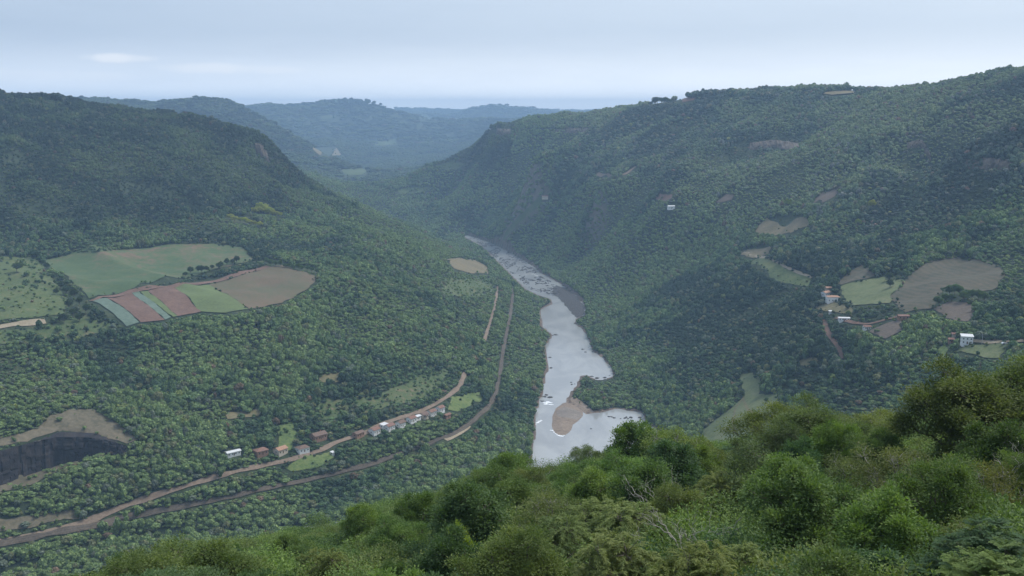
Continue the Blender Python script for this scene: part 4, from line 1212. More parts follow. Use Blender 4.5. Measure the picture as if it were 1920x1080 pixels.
# ------------------------------------------------------------------ forest
def visible(x, y, z, slack):
    """rough view shed: is a point at most slack metres behind a ground crest as seen from the lookout"""
    ok = np.ones(len(x), bool)
    for f in np.concatenate([np.linspace(0.08, 0.9, 34), np.linspace(0.91, 0.995, 16)]):
        g = ground(x * f, y * f)
        los = CAM_Z + (z - CAM_Z) * f
        ok &= (g - los) < slack * f
    return ok
def jgrid(y0, y1, sp, wid, r):
    ys = np.arange(y0, y1, sp)
    X, Y = [], []
    for i, yy in enumerate(ys):
        w = wid * yy + 60
        xs = np.arange(-w, w, sp) + (sp / 2 if i % 2 else 0)
        X.append(xs); Y.append(np.full(len(xs), yy))
    X = np.concatenate(X); Y = np.concatenate(Y)
    return X + r.uniform(-.42, .42, len(X)) * sp, Y + r.uniform(-.42, .42, len(X)) * sp
def blocked(x, y, z, h, wid, r):
    """True where a tree would stand in, or hide from the lookout, an open field, track, house or the river"""
    bad = np.zeros(len(x), bool)
    rnd = r.uniform(0, 1, len(x))
    depth = np.maximum(y * CP, 1)
    samples = [(0, 0.0), (0, 0.5), (0, 0.93), (-.33, 0.75), (.33, 0.75)]
    for ox, fz in samples:
        px, py = project(x + ox * wid, y, z + h * fz)
        for poly, keep in CLEAR:
            P = np.array(poly)
            lo, hi = P.min(0), P.max(0)
            k = np.where((px > lo[0]) & (px < hi[0]) & (py > lo[1]) & (py < hi[1]) & ~bad)[0]
            if len(k):
                ins = in_poly(px[k], py[k], poly) & (rnd[k] >= keep)
                bad[k[ins]] = True
        if ox == 0:
            for line, hw in TRACKS:
                P = np.array(line, float)
                lo, hi = P.min(0) - 40, P.max(0) + 40
                k = np.where((px > lo[0]) & (px < hi[0]) & (py > lo[1]) & (py < hi[1]) & ~bad)[0]
                if len(k):
                    q = [(a, b / 0.4) for a, b in line]
                    d = seg_dist(px[k], py[k] / 0.4, q)
                    bad[k[d < hw * FPX / depth[k] + 1.0]] = True
    for (hx, hy, rad) in YARDS:
        bad |= (x - hx) ** 2 + (y - hy) ** 2 < rad ** 2
    bad |= (in_poly(x, y, RIVER)) | (seg_dist(x, y, RIVER, True) < 1.5)
    return bad
PAL = np.array([(0.032, 0.062, 0.028), (0.062, 0.110, 0.040), (0.095, 0.154, 0.052), (0.132, 0.190, 0.060), (0.125, 0.140, 0.056), (0.115, 0.142, 0.085), (0.165, 0.205, 0.050), (0.150, 0.112, 0.062)])
def forest_colour(x, y, r):
    n = len(x)
    a = fbm(x / 120, y / 120, 41, 4)
    b = fbm(x / 35 + 9, y / 35, 43, 3)
    g_ = fbm(x / 330 + 4, y / 330, 47, 3)
    far_ = sstep(900, 2200, y)
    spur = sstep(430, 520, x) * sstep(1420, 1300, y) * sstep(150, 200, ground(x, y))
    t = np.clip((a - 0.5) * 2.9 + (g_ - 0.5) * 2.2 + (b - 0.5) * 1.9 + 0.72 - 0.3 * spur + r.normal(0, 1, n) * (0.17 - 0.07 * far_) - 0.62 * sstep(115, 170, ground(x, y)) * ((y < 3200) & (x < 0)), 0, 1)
    c = np.stack([np.interp(t, [0, .33, .62, 1], PAL[[0, 1, 2, 3], k]) for k in range(3)], -1)
    u = r.uniform(0, 1, n)
    for lo, hi, i in ((0.0, 0.07, 4), (0.07, 0.12, 5), (0.12, 0.127, 6), (0.127, 0.137, 7)):
        k = (u >= lo) & (u < hi)
        c[k] = PAL[i]
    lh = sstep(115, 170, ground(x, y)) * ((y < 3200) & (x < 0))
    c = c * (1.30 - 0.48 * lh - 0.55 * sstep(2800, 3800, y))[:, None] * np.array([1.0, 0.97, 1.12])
    lo_ = 0.80 + 0.06 * far_
    c = c * (lo_ + (1 - lo_) * 2.2 * r.uniform(0, 1, n))[:, None]
    # paler drier slope across the river, with haze blue mixed into the leaf colour
    dry = sstep(60, 200, x) * sstep(90, 220, ground(x, y)) * (y > 1150)  # mask for both the drier slope and the painted haze
    return c * (1 + dry[:, None] * np.array([0.25, 0.10, 0.4])) + np.array([0.026, 0.026, 0.034]) * dry[:, None]
FR = np.random.default_rng(21)
allp = dict(x=[], y=[], z=[], w=[], h=[], lod=[])
for (y0, y1, sp, w0, w1, h0, h1) in ((108, 440, 5.0, 5.0, 8.5, 4.0, 9), (440, 800, 4.3, 4.0, 8.6, 4.0, 8.8), (800, 1250, 4.5, 4.2, 8.8, 4.2, 9.2), (430, 1300, 4.3, 2.4, 5.2, 1.2, 3.2), (560, 830, 3.6, 3.0, 6.0, 1.8, 4.2), (1250, 2000, 4.9, 4.4, 8.8, 4.4, 9.4), (2000, 3300, 6.2, 6.0, 11, 5.0, 10.5), (3300, 6000, 16, 16, 29, 8, 16), (6000, 11700, 38, 38, 66, 11, 20)):
    x, y = jgrid(y0, y1, sp, 0.60, FR)
    z = ground(x, y)
    h = FR.uniform(h0, h1, len(x)); w = FR.uniform(w0, w1, len(x)) * 1.08
    big = FR.uniform(0, 1, len(x)) < 0.06
    h = np.where(big, h * 1.3, h); w = np.where(big, w * 1.25, w)
    k = visible(x, y, z + h, 14 if y0 < 3000 else 22)
    x, y, z, h, w = x[k], y[k], z[k], h[k], w[k]
    pm = 0.72 + 0.62 * sstep(.36, .64, fbm(x / 75 + 2, y / 75, 53, 3))     # finer and coarser canopy in patches
    w = w * (0.45 + 0.55 * pm); h = h * pm
    # thin, shrubby growth in places; fewer and smaller trees on rock
    e = 6.0
    sl = np.hypot(ground(x + e, y) - ground(x - e, y), ground(x, y + e) - ground(x, y - e)) / (2 * e)
    thin = fbm(x / 60, y / 60, 77, 3)
    small = sstep(0.56, 0.70, thin)
    h = h * (1 - 0.45 * small); w = w * (1 - 0.25 * small)
    drop = (FR.uniform(0, 1, len(x)) < sstep(1.2, 2.2, sl) * 0.5) | (FR.uniform(0, 1, len(x)) < small * 0.22)
    x, y, z, h, w = x[~drop], y[~drop], z[~drop], h[~drop], w[~drop]
    if y0 < 400:      # the belt behind the lookout thicket stays below its tree tops
        for _ in range(4):
            px, py = project(x, y, z + h * 1.05)
            h = np.where(py < np.interp(px, EDGE[:, 0], EDGE[:, 1]) + 3, h * .72, h)
        px, py = project(x, y, z + h * 1.05)
        kk = py >= np.interp(px, EDGE[:, 0], EDGE[:, 1])
        x, y, z, h, w = x[kk], y[kk], z[kk], h[kk], np.minimum(w, h * 1.3)[kk]
    bad = blocked(x, y, z, h, w, FR)
    x, y, z, h, w = x[~bad], y[~bad], z[~bad], h[~bad], w[~bad]
    for kk, vv in zip('xyzwh', (x, y, z, w, h)):
        allp[kk].append(vv)
FX, FY_, FZ, FW, FH = (np.concatenate(allp[k]) for k in 'xyzwh')
print('forest trees', len(FX))
spit = in_poly(FX, FY_, [survey_z(a, b, 2)[:2] for a, b in ((1062,752),(1070,735),(1086,702),(1120,716),(1150,704),(1190,725),(1200,772),(1160,764),(1100,778))])
FH[spit] *= 0.55; FW[spit] *= 0.7
# bushes straggling along the field edges
ex, ey = [], []
for w_ in EDGES:
    P = resample(w_, max(3.0, np.mean([q[1] for q in w_]) / 260))
    P = P + FR.normal(0, max(1.6, np.mean([q[1] for q in w_]) / 520), P.shape)
    P = P[(FR.uniform(0, 1, len(P)) < 0.55) & (fbm(P[:, 0] / 14, P[:, 1] / 14, 61, 2) > 0.42)]
    ex.append(P[:, 0]); ey.append(P[:, 1])
ex = np.concatenate(ex); ey = np.concatenate(ey)
eh = FR.uniform(1.0, 4.2, len(ex)) * np.maximum(1, ey / 1500)
cx, cy, chh = [], [], []
for (x0, x1, yy, hh, n_) in ((1282, 1440, 178, 15, 150), (1478, 1662, 168, 13, 170), (1745, 1835, 146, 11, 60), (1880, 1960, 126, 10, 40), (1130, 1215, 206, 11, 60), (100, 240, 187, 18, 60), (600, 735, 194, 40, 70), (905, 945, 234, 12, 30)):
    for xx in np.linspace(x0, x1, n_):
        yl = yy + np.interp(xx, [x0, (x0 + x1) / 2, x1], [3, -2, 3]) + FR.uniform(-1, 5)
        q_ = on_ground(xx + FR.uniform(-2, 2), yl, 1400)
        if q_[1] < 11500:
            cx.append(q_[0]); cy.append(q_[1]); chh.append(hh * FR.uniform(.7, 1.1))
ex, ey, eh = np.append(ex, cx), np.append(ey, cy), np.append(eh, chh)
FX, FY_, FZ = np.append(FX, ex), np.append(FY_, ey), np.append(FZ, ground(ex, ey))
FH, FW = np.append(FH, eh), np.append(FW, eh * FR.uniform(.8, 1.3, len(ex)))
# bushes in the pastures are small
NE_ = len(FX) - len(ex)
for poly, keep in CLEAR:
    if keep > 0:
        px, py = project(FX, FY_, FZ + FH * .4)
        k = in_poly(px, py, poly)
        k[NE_:] = False
        s_ = FR.uniform(.3, .8, int(k.sum())); FH[k] *= s_; FW[k] *= s_ * 1.15
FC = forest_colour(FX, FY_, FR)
rx = np.interp(FY_, [700, 900, 1100, 1300, 1600, 2000, 2400], [40, 60, 90, 60, 60, 30, -60])
zone = np.where(FY_ > 3250, 4, np.where(FY_ < 420, 0, np.where(FX > rx, 3, np.where(FZ > 125, 2, 1))))
ZL = {0: ('woodland on the steep slope falling from the lookout to the river', 'forest'), 1: ('dense green woodland on the valley shelf around fields and village', 'forest'),
      2: ('dark forest covering the hill above the striped field', 'forest'), 3: ('forest covering the bank and plateau slope across the river', 'forest'),
      4: ('hazy blue forest on the far hills and plateau', 'forest')}
for zi in range(5):
    k = zone == zi
    n = int(k.sum())
    if n == 0:
        continue
    P = np.stack([FX[k], FY_[k], FZ[k] - 0.10 * FH[k]], -1)
    S = np.stack([FW[k] * FR.uniform(.9, 1.1, n), FW[k] * FR.uniform(.9, 1.1, n), FH[k]], -1)
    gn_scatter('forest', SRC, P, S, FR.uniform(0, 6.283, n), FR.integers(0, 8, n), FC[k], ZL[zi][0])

# ------------------------------------------------------------------ single trees
def tube(pts, rad, k=5):
    pts = np.asarray(pts, float)
    n = len(pts)
    T = unit(np.gradient(pts, axis=0))
    ref = np.array([0.31, 0.17, 0.94])
    A = unit(np.cross(T, ref + 0 * T)); B = np.cross(T, A)
    an = np.arange(k) * 6.2832 / k
    v = (pts[:, None, :] + (A[:, None, :] * np.cos(an)[None, :, None] + B[:, None, :] * np.sin(an)[None, :, None]) * np.asarray(rad)[:, None, None]).reshape(-1, 3)
    i = np.arange(n * k).reshape(n, k)
    a, b = i[:-1], np.roll(i, -1, 1)[:-1]
    c, d = np.roll(i, -1, 1)[1:], i[1:]
    f = np.concatenate([np.stack([a, b, c], -1).reshape(-1, 3), np.stack([a, c, d], -1).reshape(-1, 3)])
    return v, f
def limb(p, q, sag, r, n=7, wob=0.08):
    t = np.linspace(0, 1, n)[:, None]
    p, q = np.asarray(p, float), np.asarray(q, float)
    L = np.linalg.norm(q - p)
    c = p + (q - p) * t
    c[:, 2] += (np.sin(t[:, 0] * math.pi) * sag * L)
    c[1:-1] += r.normal(0, wob * L * .5, (n - 2, 3))
    return c
class Wood:
    def __init__(self):
        self.v, self.f, self.n = [], [], 0
    def add(self, pts, r0, r1, k=5):
        v, f = tube(pts, np.linspace(r0, r1, len(pts)), k)
        self.v.append(v); self.f.append(f + self.n); self.n += len(v)
    def mesh(self, mat):
        me = fast_mesh('trunk', np.concatenate(self.v), None, np.concatenate(self.f))
        me.polygons.foreach_set('use_smooth', np.ones(len(me.polygons), dtype=bool))
        me.materials.append(mat)
        return me
def make_tree(seed, kind):
    """trunk mesh + crown mesh, about 7 m tall"""
    r = np.random.default_rng(seed)
    H0 = 7.0
    wd = Wood()
    lean = r.normal(0, .35, 2)
    fork = np.array([lean[0] * .5, lean[1] * .5, H0 * r.uniform(.26, .36)])
    wd.add(limb((0, 0, -1.2), fork, 0, r, 6, .04), .17, .12, 7)
    spec = dict(broad=(21, 2.2, 2.3, 4.2, .42, .82), fine=(22, 2.25, 2.3, 4.2, .42, .8), spray=(13, 2.1, 1.9, 4.3, .6, .9), pinnate=(11, 2.0, 1.8, 4.3, .6, .9), sparse=(13, 2.6, 1.7, 4.8, .5, .8), layered=(13, 3.0, 1.0, 5.3, .6, .9))[kind]
    nl, RX, RZ, ZC, l0, l1 = spec
    lobes = []
    for i in range(nl):
        a = 6.283 * i * 0.618 + r.uniform(-.3, .3)
        el = math.asin(-0.45 + 1.45 * (i + .5) / nl)
        q = r.uniform(.5, 1.12)
        lobes.append((RX * q * math.cos(el) * math.cos(a) + lean[0], RX * q * math.cos(el) * math.sin(a) + lean[1], ZC + RZ * q * math.sin(el), r.uniform(l0 * .75, l1 * 1.05)))
    lobes.append((lean[0], lean[1], ZC + RZ * .75, l1))
    lobes = np.array(lobes)
    sq = r.uniform(.8, 1.2)
    lobes[:, 0] *= sq; lobes[:, 1] /= sq
    C, D, U, LL, WW, VAR = [], [], [], [], [], []
    def put(c, d, u, l, w, var):
        C.append(c); D.append(d); U.append(u); LL.append(l); WW.append(w); VAR.append(var)
    for L in lobes:
        c0, rad = L[:3], L[3]
        top = limb(fork, c0, .10, r, 8, .07)
        wd.add(top, .085, .03, 5)
        ns = {'broad': 21, 'fine': 21, 'spray': 26, 'pinnate': 11, 'sparse': 20, 'layered': 26}[kind]
        d = unit(r.normal(0, 1, (ns, 3)) * np.array([1, 1, .8]) + np.array([0, 0, .6]))
        lobe_tone = r.uniform(-.26, .22)
        for j in range(ns):
            tip = c0 + d[j] * rad * r.uniform(.75, 1.12)
            st = c0 + d[j] * rad * .15
            if j % 3 == 0:
                wd.add(limb(st, tip, .05, r, 4, .06), .022, .008, 4)
            tone = lobe_tone + r.uniform(-.14, .14)
            if kind in ('broad', 'layered', 'sparse', 'fine'):
                nlv = {'broad': 44, 'layered': 40, 'sparse': 26, 'fine': 60}[kind]
                size = {'broad': .175, 'layered': .14, 'sparse': .15, 'fine': .13}[kind]
                spread = {'broad': .20, 'layered': .28, 'sparse': .20, 'fine': .19}[kind]
                flat = .35 if kind == 'layered' else .8
                off = r.normal(0, 1, (nlv, 3)) * spread * np.array([1, 1, flat])
                c = tip + off
                dd = unit(d[j] * .9 + unit(off) * .7 + r.normal(0, .5, (nlv, 3)) + np.array([0, 0, -.15]))
                u = unit(np.array([0, 0, 1.0]) + d[j] * .6 + r.normal(0, .45, (nlv, 3)))
                put(c, dd, u, size * r.uniform(.7, 1.3, nlv), size * .52 * r.uniform(.8, 1.2, nlv), np.clip(.5 + tone + r.uniform(-.28, .28, nlv), 0, 1))
            elif kind == 'spray':
                # arching sprays of narrow leaves
                for k in range(2):
                    n = 34
                    az = unit(d[j] + r.normal(0, .35, 3) + np.array([0, 0, .25]))
                    ln = r.uniform(.7, 1.15)
                    t = np.linspace(0.05, 1, n)
                    p = st + az * rad * .5 + (az * ln)[None] * t[:, None]
                    p[:, 2] -= .55 * ln * t ** 2
                    tang = unit(np.gradient(p, axis=0))
                    side = unit(np.cross(tang, np.array([0, 0, 1.0]) + 0 * tang))
                    sg = np.where(np.arange(n) % 2 == 0, 1.0, -1.0)[:, None]
                    dd = unit(side * sg * r.uniform(.5, 1.1, (n, 1)) + tang * .8 + np.array([0, 0, -.25]) + r.normal(0, .18, (n, 3)))
                    u = unit(np.array([0, 0, 1.0]) + r.normal(0, .4, (n, 3)))
                    put(p, dd, u, .17 * r.uniform(.7, 1.25, n), .05 * r.uniform(.8, 1.2, n), np.clip(.5 + tone + r.uniform(-.2, .2, n) + .18 * t, 0, 1))
            else:
                # whorls of feather leaves
                nf = 7
                a0 = r.uniform(0, 6.28)
                for k in range(nf):
                    n = 22
                    a = a0 + 6.283 * k / nf
                    az = unit(np.array([math.cos(a), math.sin(a), .35 + r.normal(0, .15)]) + d[j] * .6)
                    ln = r.uniform(.42, .62)
                    t = np.linspace(.15, 1, n)
                    p = tip + (az * ln)[None] * t[:, None]
                    p[:, 2] -= .28 * ln * t ** 2
                    tang = unit(np.gradient(p, axis=0))
                    side = unit(np.cross(tang, np.array([0, 0, 1.0]) + 0 * tang))
                    sg = np.where(np.arange(n) % 2 == 0, 1.0, -1.0)[:, None]
                    dd = unit(side * sg + tang * .35 + np.array([0, 0, -.2]) + r.normal(0, .1, (n, 3)))
                    u = unit(np.array([0, 0, 1.0]) + .2 * az + r.normal(0, .15, (n, 3)))
                    put(p, dd, u, .155 * r.uniform(.75, 1.1, n) * (1 - .35 * (t - .5) ** 2), .062 * r.uniform(.85, 1.15, n), np.clip(.5 + tone + r.uniform(-.15, .15, n), 0, 1))
    v, f = leaf_cards(np.concatenate(C), np.concatenate(D), np.concatenate(U), np.concatenate(LL), np.concatenate(WW))
    cr = crown_obj_mesh('crown', v, f, np.repeat(np.concatenate(VAR), 4), M['tree_leaf'])
    return wd.mesh(M['pale_bark'] if kind in ('sparse', 'layered') else M['bark']), cr
def make_bare(seed):
    r = np.random.default_rng(seed)
    wd, tw = Wood(), Wood()
    def grow(p, d, L, rad, lev):
        q = p + d * L
        pts = limb(p, q, .03, r, 6, .12)
        wd.add(pts, rad, rad * .55, 6 if lev < 2 else 4)
        if lev >= 4:
            return
        for i in range(3 if lev else 4):
            k = r.integers(3, 6)
            dd = unit(d * .8 + r.normal(0, .55, 3) + np.array([0, 0, .18]))
            grow(pts[k], dd, L * r.uniform(.5, .75), rad * .5, lev + 1)
    grow(np.array([0, 0, -1.0]), unit(np.array([.15, .1, 1.0])), 3.4, .14, 0)
    return (wd.mesh(M['pale_bark']),)
KINDS_ = {}
for kd, seeds in (('broad', (1, 2, 3)), ('fine', (4, 5, 6)), ('spray', (7, 8, 9)), ('pinnate', (10, 11)), ('sparse', (12, 13)), ('layered', (14, 15))):
    KINDS_[kd] = [make_tree(s, kd) for s in seeds]
BARE = [make_bare(s) for s in (31, 32, 33)]
COLS = dict(mid=(0.125, 0.192, 0.058), dark=(0.092, 0.150, 0.042), bright=(0.150, 0.225, 0.060), lime=(0.205, 0.265, 0.042), olive=(0.158, 0.205, 0.064), grey=(0.135, 0.188, 0.080), brownish=(0.125, 0.158, 0.052),
            bluegreen=(0.080, 0.140, 0.058), amber=(0.145, 0.170, 0.045), forest=(0.058, 0.098, 0.036), yellow=(0.34, 0.37, 0.06))
def tree(loc, h, kd, colour, label, group=None, wide=1.0, name='tree', var=None, tilt=0.06):
    root = empty(name, loc, random.uniform(0, 6.283))
    s = h / 7.0
    root.scale = (s * wide * random.uniform(.93, 1.07), s * wide * random.uniform(.93, 1.07), s)
    root.rotation_euler[0] = random.uniform(-tilt, tilt); root.rotation_euler[1] = random.uniform(-tilt, tilt)
    tm, cm = random.choice(KINDS_[kd]) if var is None else KINDS_[kd][var]
    j = random.uniform(.86, 1.16)
    c = COLS[colour] if isinstance(colour, str) else colour
    for nm, me in (('trunk', tm), ('crown', cm)):
        o = bpy.data.objects.new(nm, me)
        o.parent = root
        o.color = (c[0] * j * random.uniform(.92, 1.08), c[1] * j, c[2] * j * random.uniform(.9, 1.1), 1)
        COL.objects.link(o)
    tag(root, label, 'tree', group)
    return root
def bare_tree(loc, h, label, k=0):
    root = empty('bare_tree', loc, random.uniform(0, 6.283))
    root.scale = (h / 6.5,) * 3
    for nm, me in zip(('trunk',), BARE[k]):
        o = bpy.data.objects.new(nm, me); o.parent = root; COL.objects.link(o)
    tag(root, label, 'tree')
NEAR = []
def near_tree(px, py, D, kd, colour, label, group=None, wide=1.0, hmin=3.0, hmax=11.0, name='tree'):
    """a tree of the near slope whose top is seen at px, py and which stands D metres ahead"""
    x, y, dz = sight(px, py)
    t = D / y
    top = CAM_Z + dz * t
    g = float(ground(x * t, D))
    h = min(max(top - g, hmin), hmax)
    NEAR.append((x * t, D, h * .36 * wide))
    return tree((x * t, D, g - .1), h, kd, colour, label, group, wide, name)
near_tree(385, 1008, 52, 'fine', 'olive', 'broad olive green tree with a wide dome above the river bend', wide=1.35)
near_tree(255, 1035, 48, 'fine', 'olive', 'smaller olive domed tree beside the broad olive one', wide=1.2)
near_tree(565, 1000, 75, 'broad', 'mid', 'leafy green tree between the olive dome and the dry bank', wide=1.0)
near_tree(705, 948, 78, 'broad', 'bright', 'light green broad leaved tree at the edge of the thicket', wide=.9)
near_tree(775, 930, 72, 'broad', 'dark', 'dark glossy broad leaved tree at the edge of the thicket', wide=.85)
near_tree(835, 932, 82, 'fine', 'mid', 'soft fine leaved tree between two broad leaved ones', wide=1.0)
near_tree(955, 848, 84, 'fine', 'mid', 'tall fine leaved green tree against the river', wide=1.05)
near_tree(905, 880, 80, 'fine', 'mid', 'fine leaved tree leaning below the tall one by the river', wide=1.0)
near_tree(1075, 874, 74, 'fine', 'mid', 'round fine leaved green tree in front of the quiet pool', wide=1.15)
near_tree(1095, 838, 116, 'layered', 'grey', 'grey green flat topped tree reaching over the quiet pool', wide=.8)
near_tree(1150, 850, 92, 'fine', 'grey', 'pale grey green tree beside the quiet pool', wide=.9)
near_tree(1232, 790, 88, 'broad', 'mid', 'tall leafy green tree rising over the pool shore', wide=1.0)
near_tree(1290, 800, 80, 'sparse', 'olive', 'open crowned yellow olive tree with pale limbs', wide=1.1)
near_tree(1190, 850, 75, 'fine', 'bright', 'soft light green tree with a rounded dome', wide=1.15)
near_tree(1340, 830, 78, 'sparse', 'olive', 'second open olive tree below the smooth pasture', wide=1.0)
near_tree(1480, 762, 76, 'layered', 'olive', 'flat topped olive tree hiding the foot of the smooth pasture', wide=1.0)
near_tree(1555, 756, 72, 'fine', 'grey', 'large grey green tree with the highest dome of the thicket', wide=1.15)
near_tree(1560, 790, 66, 'broad', 'bright', 'bright green vine covered tree within the large grey green one', wide=.7)
near_tree(1640, 772, 80, 'layered', 'olive', 'spreading flat olive tree beside the highest dome', wide=1.05)
near_tree(1450, 800, 70, 'fine', 'grey', 'pale bluish tree below the flat topped olive tree', wide=1.0)
near_tree(1850, 692, 62, 'fine', 'brownish', 'tall brownish tree on the shoulder of the slope', wide=1.25, hmax=12)
near_tree(1930, 672, 64, 'fine', 'brownish', 'second tall brownish tree on the shoulder of the slope', wide=1.2, hmax=12)
near_tree(1890, 790, 50, 'broad', 'dark', 'dark leafy tree under the tall brownish ones', wide=1.0)
near_tree(1800, 800, 66, 'fine', 'brownish', 'low brown green tree under the tall brownish ones', wide=1.0)
near_tree(1720, 822, 84, 'broad', 'mid', 'green bushy tree in the dip below the two storey house', wide=1.1)
near_tree(1745, 835, 92, 'fine', 'mid', 'soft green tree in the dip below the two storey house', wide=1.1)
near_tree(1845, 862, 42, 'sparse', 'amber', 'thin tree with amber yellow leaves and pale branches', wide=.9)
near_tree(1730, 900, 46, 'sparse', 'amber', 'low amber tinted tree beside the pale branched one', wide=.9)
near_tree(1880, 960, 27, 'pinnate', 'bluegreen', 'feather leaved blue green tree close to the lookout', wide=1.0)
near_tree(1830, 1035, 23, 'pinnate', 'bright', 'bright feather leaved tree close to the lookout', wide=1.1)
near_tree(1925, 1010, 22, 'pinnate', 'bright', 'second bright feather leaved tree close to the lookout', wide=1.1)
near_tree(1100, 930, 50, 'spray', 'olive', 'olive tree with arching feathery sprays below the round green tree', wide=1.15)
near_tree(1200, 935, 46, 'spray', 'olive', 'wide feathery olive tree in the middle of the thicket', wide=1.2)
near_tree(1180, 990, 36, 'spray', 'olive', 'drooping feathery olive tree above the lookout bushes', wide=1.15)
near_tree(1300, 1010, 32, 'spray', 'olive', 'low feathery olive tree with fanned sprays', wide=1.1)
near_tree(870, 950, 62, 'broad', 'lime', 'yellow green leafy tree amid darker crowns', wide=.8)
near_tree(860, 985, 50, 'broad', 'lime', 'small lime green bushy tree in the dark hollow', wide=.6)
near_tree(1420, 905, 60, 'broad', 'grey', 'bluish leafed tree with a broad tall crown', wide=.85)
near_tree(1600, 960, 44, 'spray', 'grey', 'pale plumed tree standing before a dark hollow', wide=.75)
GRP = 'trees of the thicket below the lookout'
BULK = [('broad', 'mid', 'leafy mid green tree crowded into the lookout thicket'), ('fine', 'mid', 'soft fine leaved tree crowded into the lookout thicket'), ('broad', 'dark', 'dark leafy tree crowded into the lookout thicket'),
        ('spray', 'olive', 'feathery olive tree crowded into the lookout thicket'), ('fine', 'olive', 'olive domed tree crowded into the lookout thicket'), ('broad', 'bluegreen', 'blue green leafy tree crowded into the lookout thicket'),
        ('fine', 'grey', 'grey green tree crowded into the lookout thicket'), ('pinnate', 'bluegreen', 'feather leaved tree crowded into the lookout thicket'), ('broad', 'bright', 'light green leafy tree crowded into the lookout thicket'),
        ('sparse', 'brownish', 'open brownish tree crowded into the lookout thicket')]
TR = np.random.default_rng(5)
cand = []
for D in np.arange(20, 112, 2.9):
    w = .52 * D + 2
    for x in np.arange(-w, w, 3.2):
        cand.append((x + TR.uniform(-1.3, 1.3), D + TR.uniform(-1.3, 1.3)))
TR.shuffle(cand)
nb = 0
for x, D in cand:
    if any((x - a) ** 2 + (D - b) ** 2 < (1.75 + rr * 1.0) ** 2 for a, b, rr in NEAR):
        continue
    g = float(ground(x, D))
    h = float(TR.uniform(np.interp(D, [20, 65], [2.8, 4.4]), np.interp(D, [20, 65], [4.4, 7.6])))
    px, _ = project(x, D, g + h)
    lim = float(edge_y(px)) + TR.uniform(6, 40)
    sx, sy, sz = sight(float(px), lim)
    top = CAM_Z + sz * D / sy
    if g + h > top:
        h = top - g
    if h < 2.4:
        continue
    wts = np.array([1.4, 1.2, .8, .9, 1, .8, 1, .6, 1, .35])
    if px > 1620 and D < 45:
        wts[[7]] = 6; wts[[3]] = .3; wts[5] = 3
    elif 1000 < px < 1480 and D < 60:
        wts[3] = 6; wts[4] = 2
    elif px < 1000 and D < 48:
        wts[[0, 5, 8]] = 3; wts[3] = .3
    elif px > 1480:
        wts[[6, 9, 0]] = 2
    i = int(TR.choice(len(BULK), p=wts / wts.sum()))
    kd, c, lab = BULK[i]
    tree((x, D, g - .1), h, kd, c, lab, GRP + ': ' + lab.split(' crowded')[0], wide=float(TR.uniform(.88, 1.15)) * max(1.0, min(1.4, 4.2 / h)))
    NEAR.append((x, D, h * .36))
    nb += 1
print('thicket trees', nb)
def near_bare(px, py, D, h, label, k):
    x, y, dz = sight(px, py)
    t = D / y
    bare_tree((x * t, D, CAM_Z + dz * t - h * .95), h, label, k)
near_bare(1012, 872, 86, 7.5, 'leafless pale tree with white twigs in front of the river', 0)
near_bare(1275, 880, 56, 6.5, 'dead grey tree with forked bare limbs among olive crowns', 1)
near_bare(1910, 860, 45, 6.5, 'leafless pale tree beside the amber one', 2)
near_bare(1290, 955, 40, 5.0, 'small dead tree with a crooked pale limb in the feathery thicket', 1)
near_bare(935, 950, 60, 5.5, 'grey leafless bush like tree by the lime green one', 2)
near_bare(1855, 870, 44, 6.0, 'forked pale dead tree rising behind the feather leaved ones', 0)
# single trees out in the valley
for (p_, h_, kd_, c_, lab_, grp_, wd_) in FAR_TREES:
    tree((p_[0], p_[1], p_[2] - .2), h_, kd_, c_, lab_, grp_, wd_)
# ------------------------------------------------------------------ undergrowth on the near slope
M['bush_leaf'] = foliage_mat('bush_leaves', 'INSTANCER', var=0.4, trans=0.35)
def bush_mesh(seed, size):
    r = np.random.default_rng(seed)
    n = 7000
    lob = np.stack([r.uniform(-.55, .55, 9), r.uniform(-.55, .55, 9), r.uniform(.25, .7, 9)], -1)
    k = r.integers(0, 9, n)
    d = unit(r.normal(0, 1, (n, 3)) + np.array([0, 0, .4]))
    c = lob[k] + d * r.uniform(.22, .46, n)[:, None]
    along = unit(d * .7 + r.normal(0, .7, (n, 3)))
    v, f = leaf_cards(c, along, unit(d * .4 + np.array([0, 0, 1.0]) + .5 * r.normal(0, 1, (n, 3))), size * r.uniform(.7, 1.3, n), size * .5 * r.uniform(.8, 1.2, n))
    return crown_obj_mesh('bush', v, f, np.repeat(np.clip(r.uniform(0, 1, n) * .6 + .2 + .2 * (k % 3 - 1), 0, 1), 4), M['bush_leaf'])
SRC2 = bpy.data.collections.new('bush_sources')
for s in range(4):
    SRC2.objects.link(bpy.data.objects.new('bush_source_%02d' % s, bush_mesh(60 + s, (.042, .055, .036, .048)[s])))
bx, by = [], []
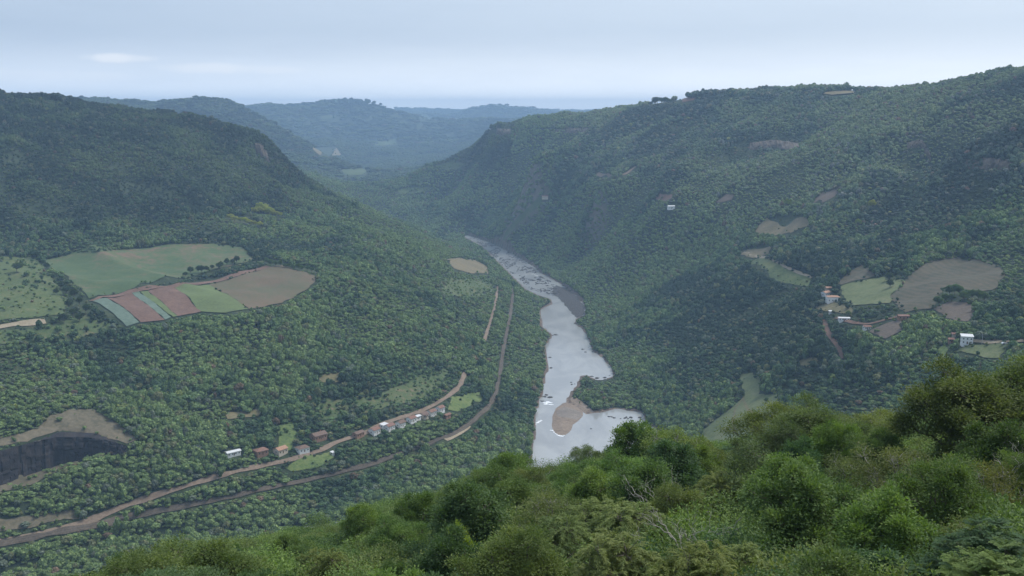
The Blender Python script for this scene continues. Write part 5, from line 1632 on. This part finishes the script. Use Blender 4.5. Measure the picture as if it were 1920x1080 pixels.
for D in np.arange(9, 165, 1.7):
    w = .58 * D + 5
    q = np.arange(-w, w, 1.9)
    bx.append(q + TR.uniform(-.9, .9, len(q))); by.append(D + TR.uniform(-.8, .8, len(q)))
bx = np.concatenate(bx); by = np.concatenate(by)
bz = ground(bx, by)
bh = TR.uniform(1.4, 3.4, len(bx))
px, py = project(bx, by, bz + bh)
k = (py > edge_y(px) + 4) | (by > 118)
k &= (py < 1400) & ~((by > 100) & (px > 560) & (px < 700) & (TR.uniform(0, 1, len(bx)) < .8))
bx, by, bz, bh = bx[k], by[k], bz[k], bh[k]
n = len(bx)
bpal = np.array([COLS['mid'], COLS['dark'], COLS['bluegreen'], COLS['olive'], COLS['bright'], COLS['brownish']])
bc = bpal[TR.choice(6, n, p=[.34, .14, .16, .12, .18, .06])] * TR.uniform(.8, 1.2, n)[:, None]
bw = bh * TR.uniform(.9, 1.5, n)
gn_scatter('undergrowth', SRC2, np.stack([bx, by, bz - .15], -1), np.stack([bw, bw, bh], -1), TR.uniform(0, 6.28, n), TR.integers(0, 4, n), bc, 'tangled undergrowth filling the gaps of the lookout thicket', 'undergrowth')
print('bushes', n)

# ------------------------------------------------------------------ haze
def haze():
    x0, x1, y0, y1, z0, z1 = -6600, 6600, -420, 12000, float(H.min()) - 1.0, 404.0
    v = [(x, y, z) for z in (z0, z1) for y in (y0, y1) for x in (x0, x1)]
    f = [(0, 2, 3, 1), (4, 5, 7, 6), (0, 1, 5, 4), (1, 3, 7, 5), (3, 2, 6, 7), (2, 0, 4, 6)]
    m = bpy.data.materials.new('haze_air')
    m.use_nodes = True
    t = m.node_tree
    t.nodes.clear()
    o_ = N(t, 'ShaderNodeOutputMaterial')
    pv = N(t, 'ShaderNodeVolumePrincipled')
    pv.inputs['Color'].default_value = (0.48, 0.70, 1.0, 1)
    pv.inputs['Density'].default_value = HAZE
    pv.inputs['Anisotropy'].default_value = 0.0
    t.links.new(pv.outputs[0], o_.inputs['Volume'])
    o = mesh_obj('haze', v, f, m)
    tag(o, 'thin blue haze filling the valley', 'haze', kind='stuff')
HAZE = 1.22e-4
haze()
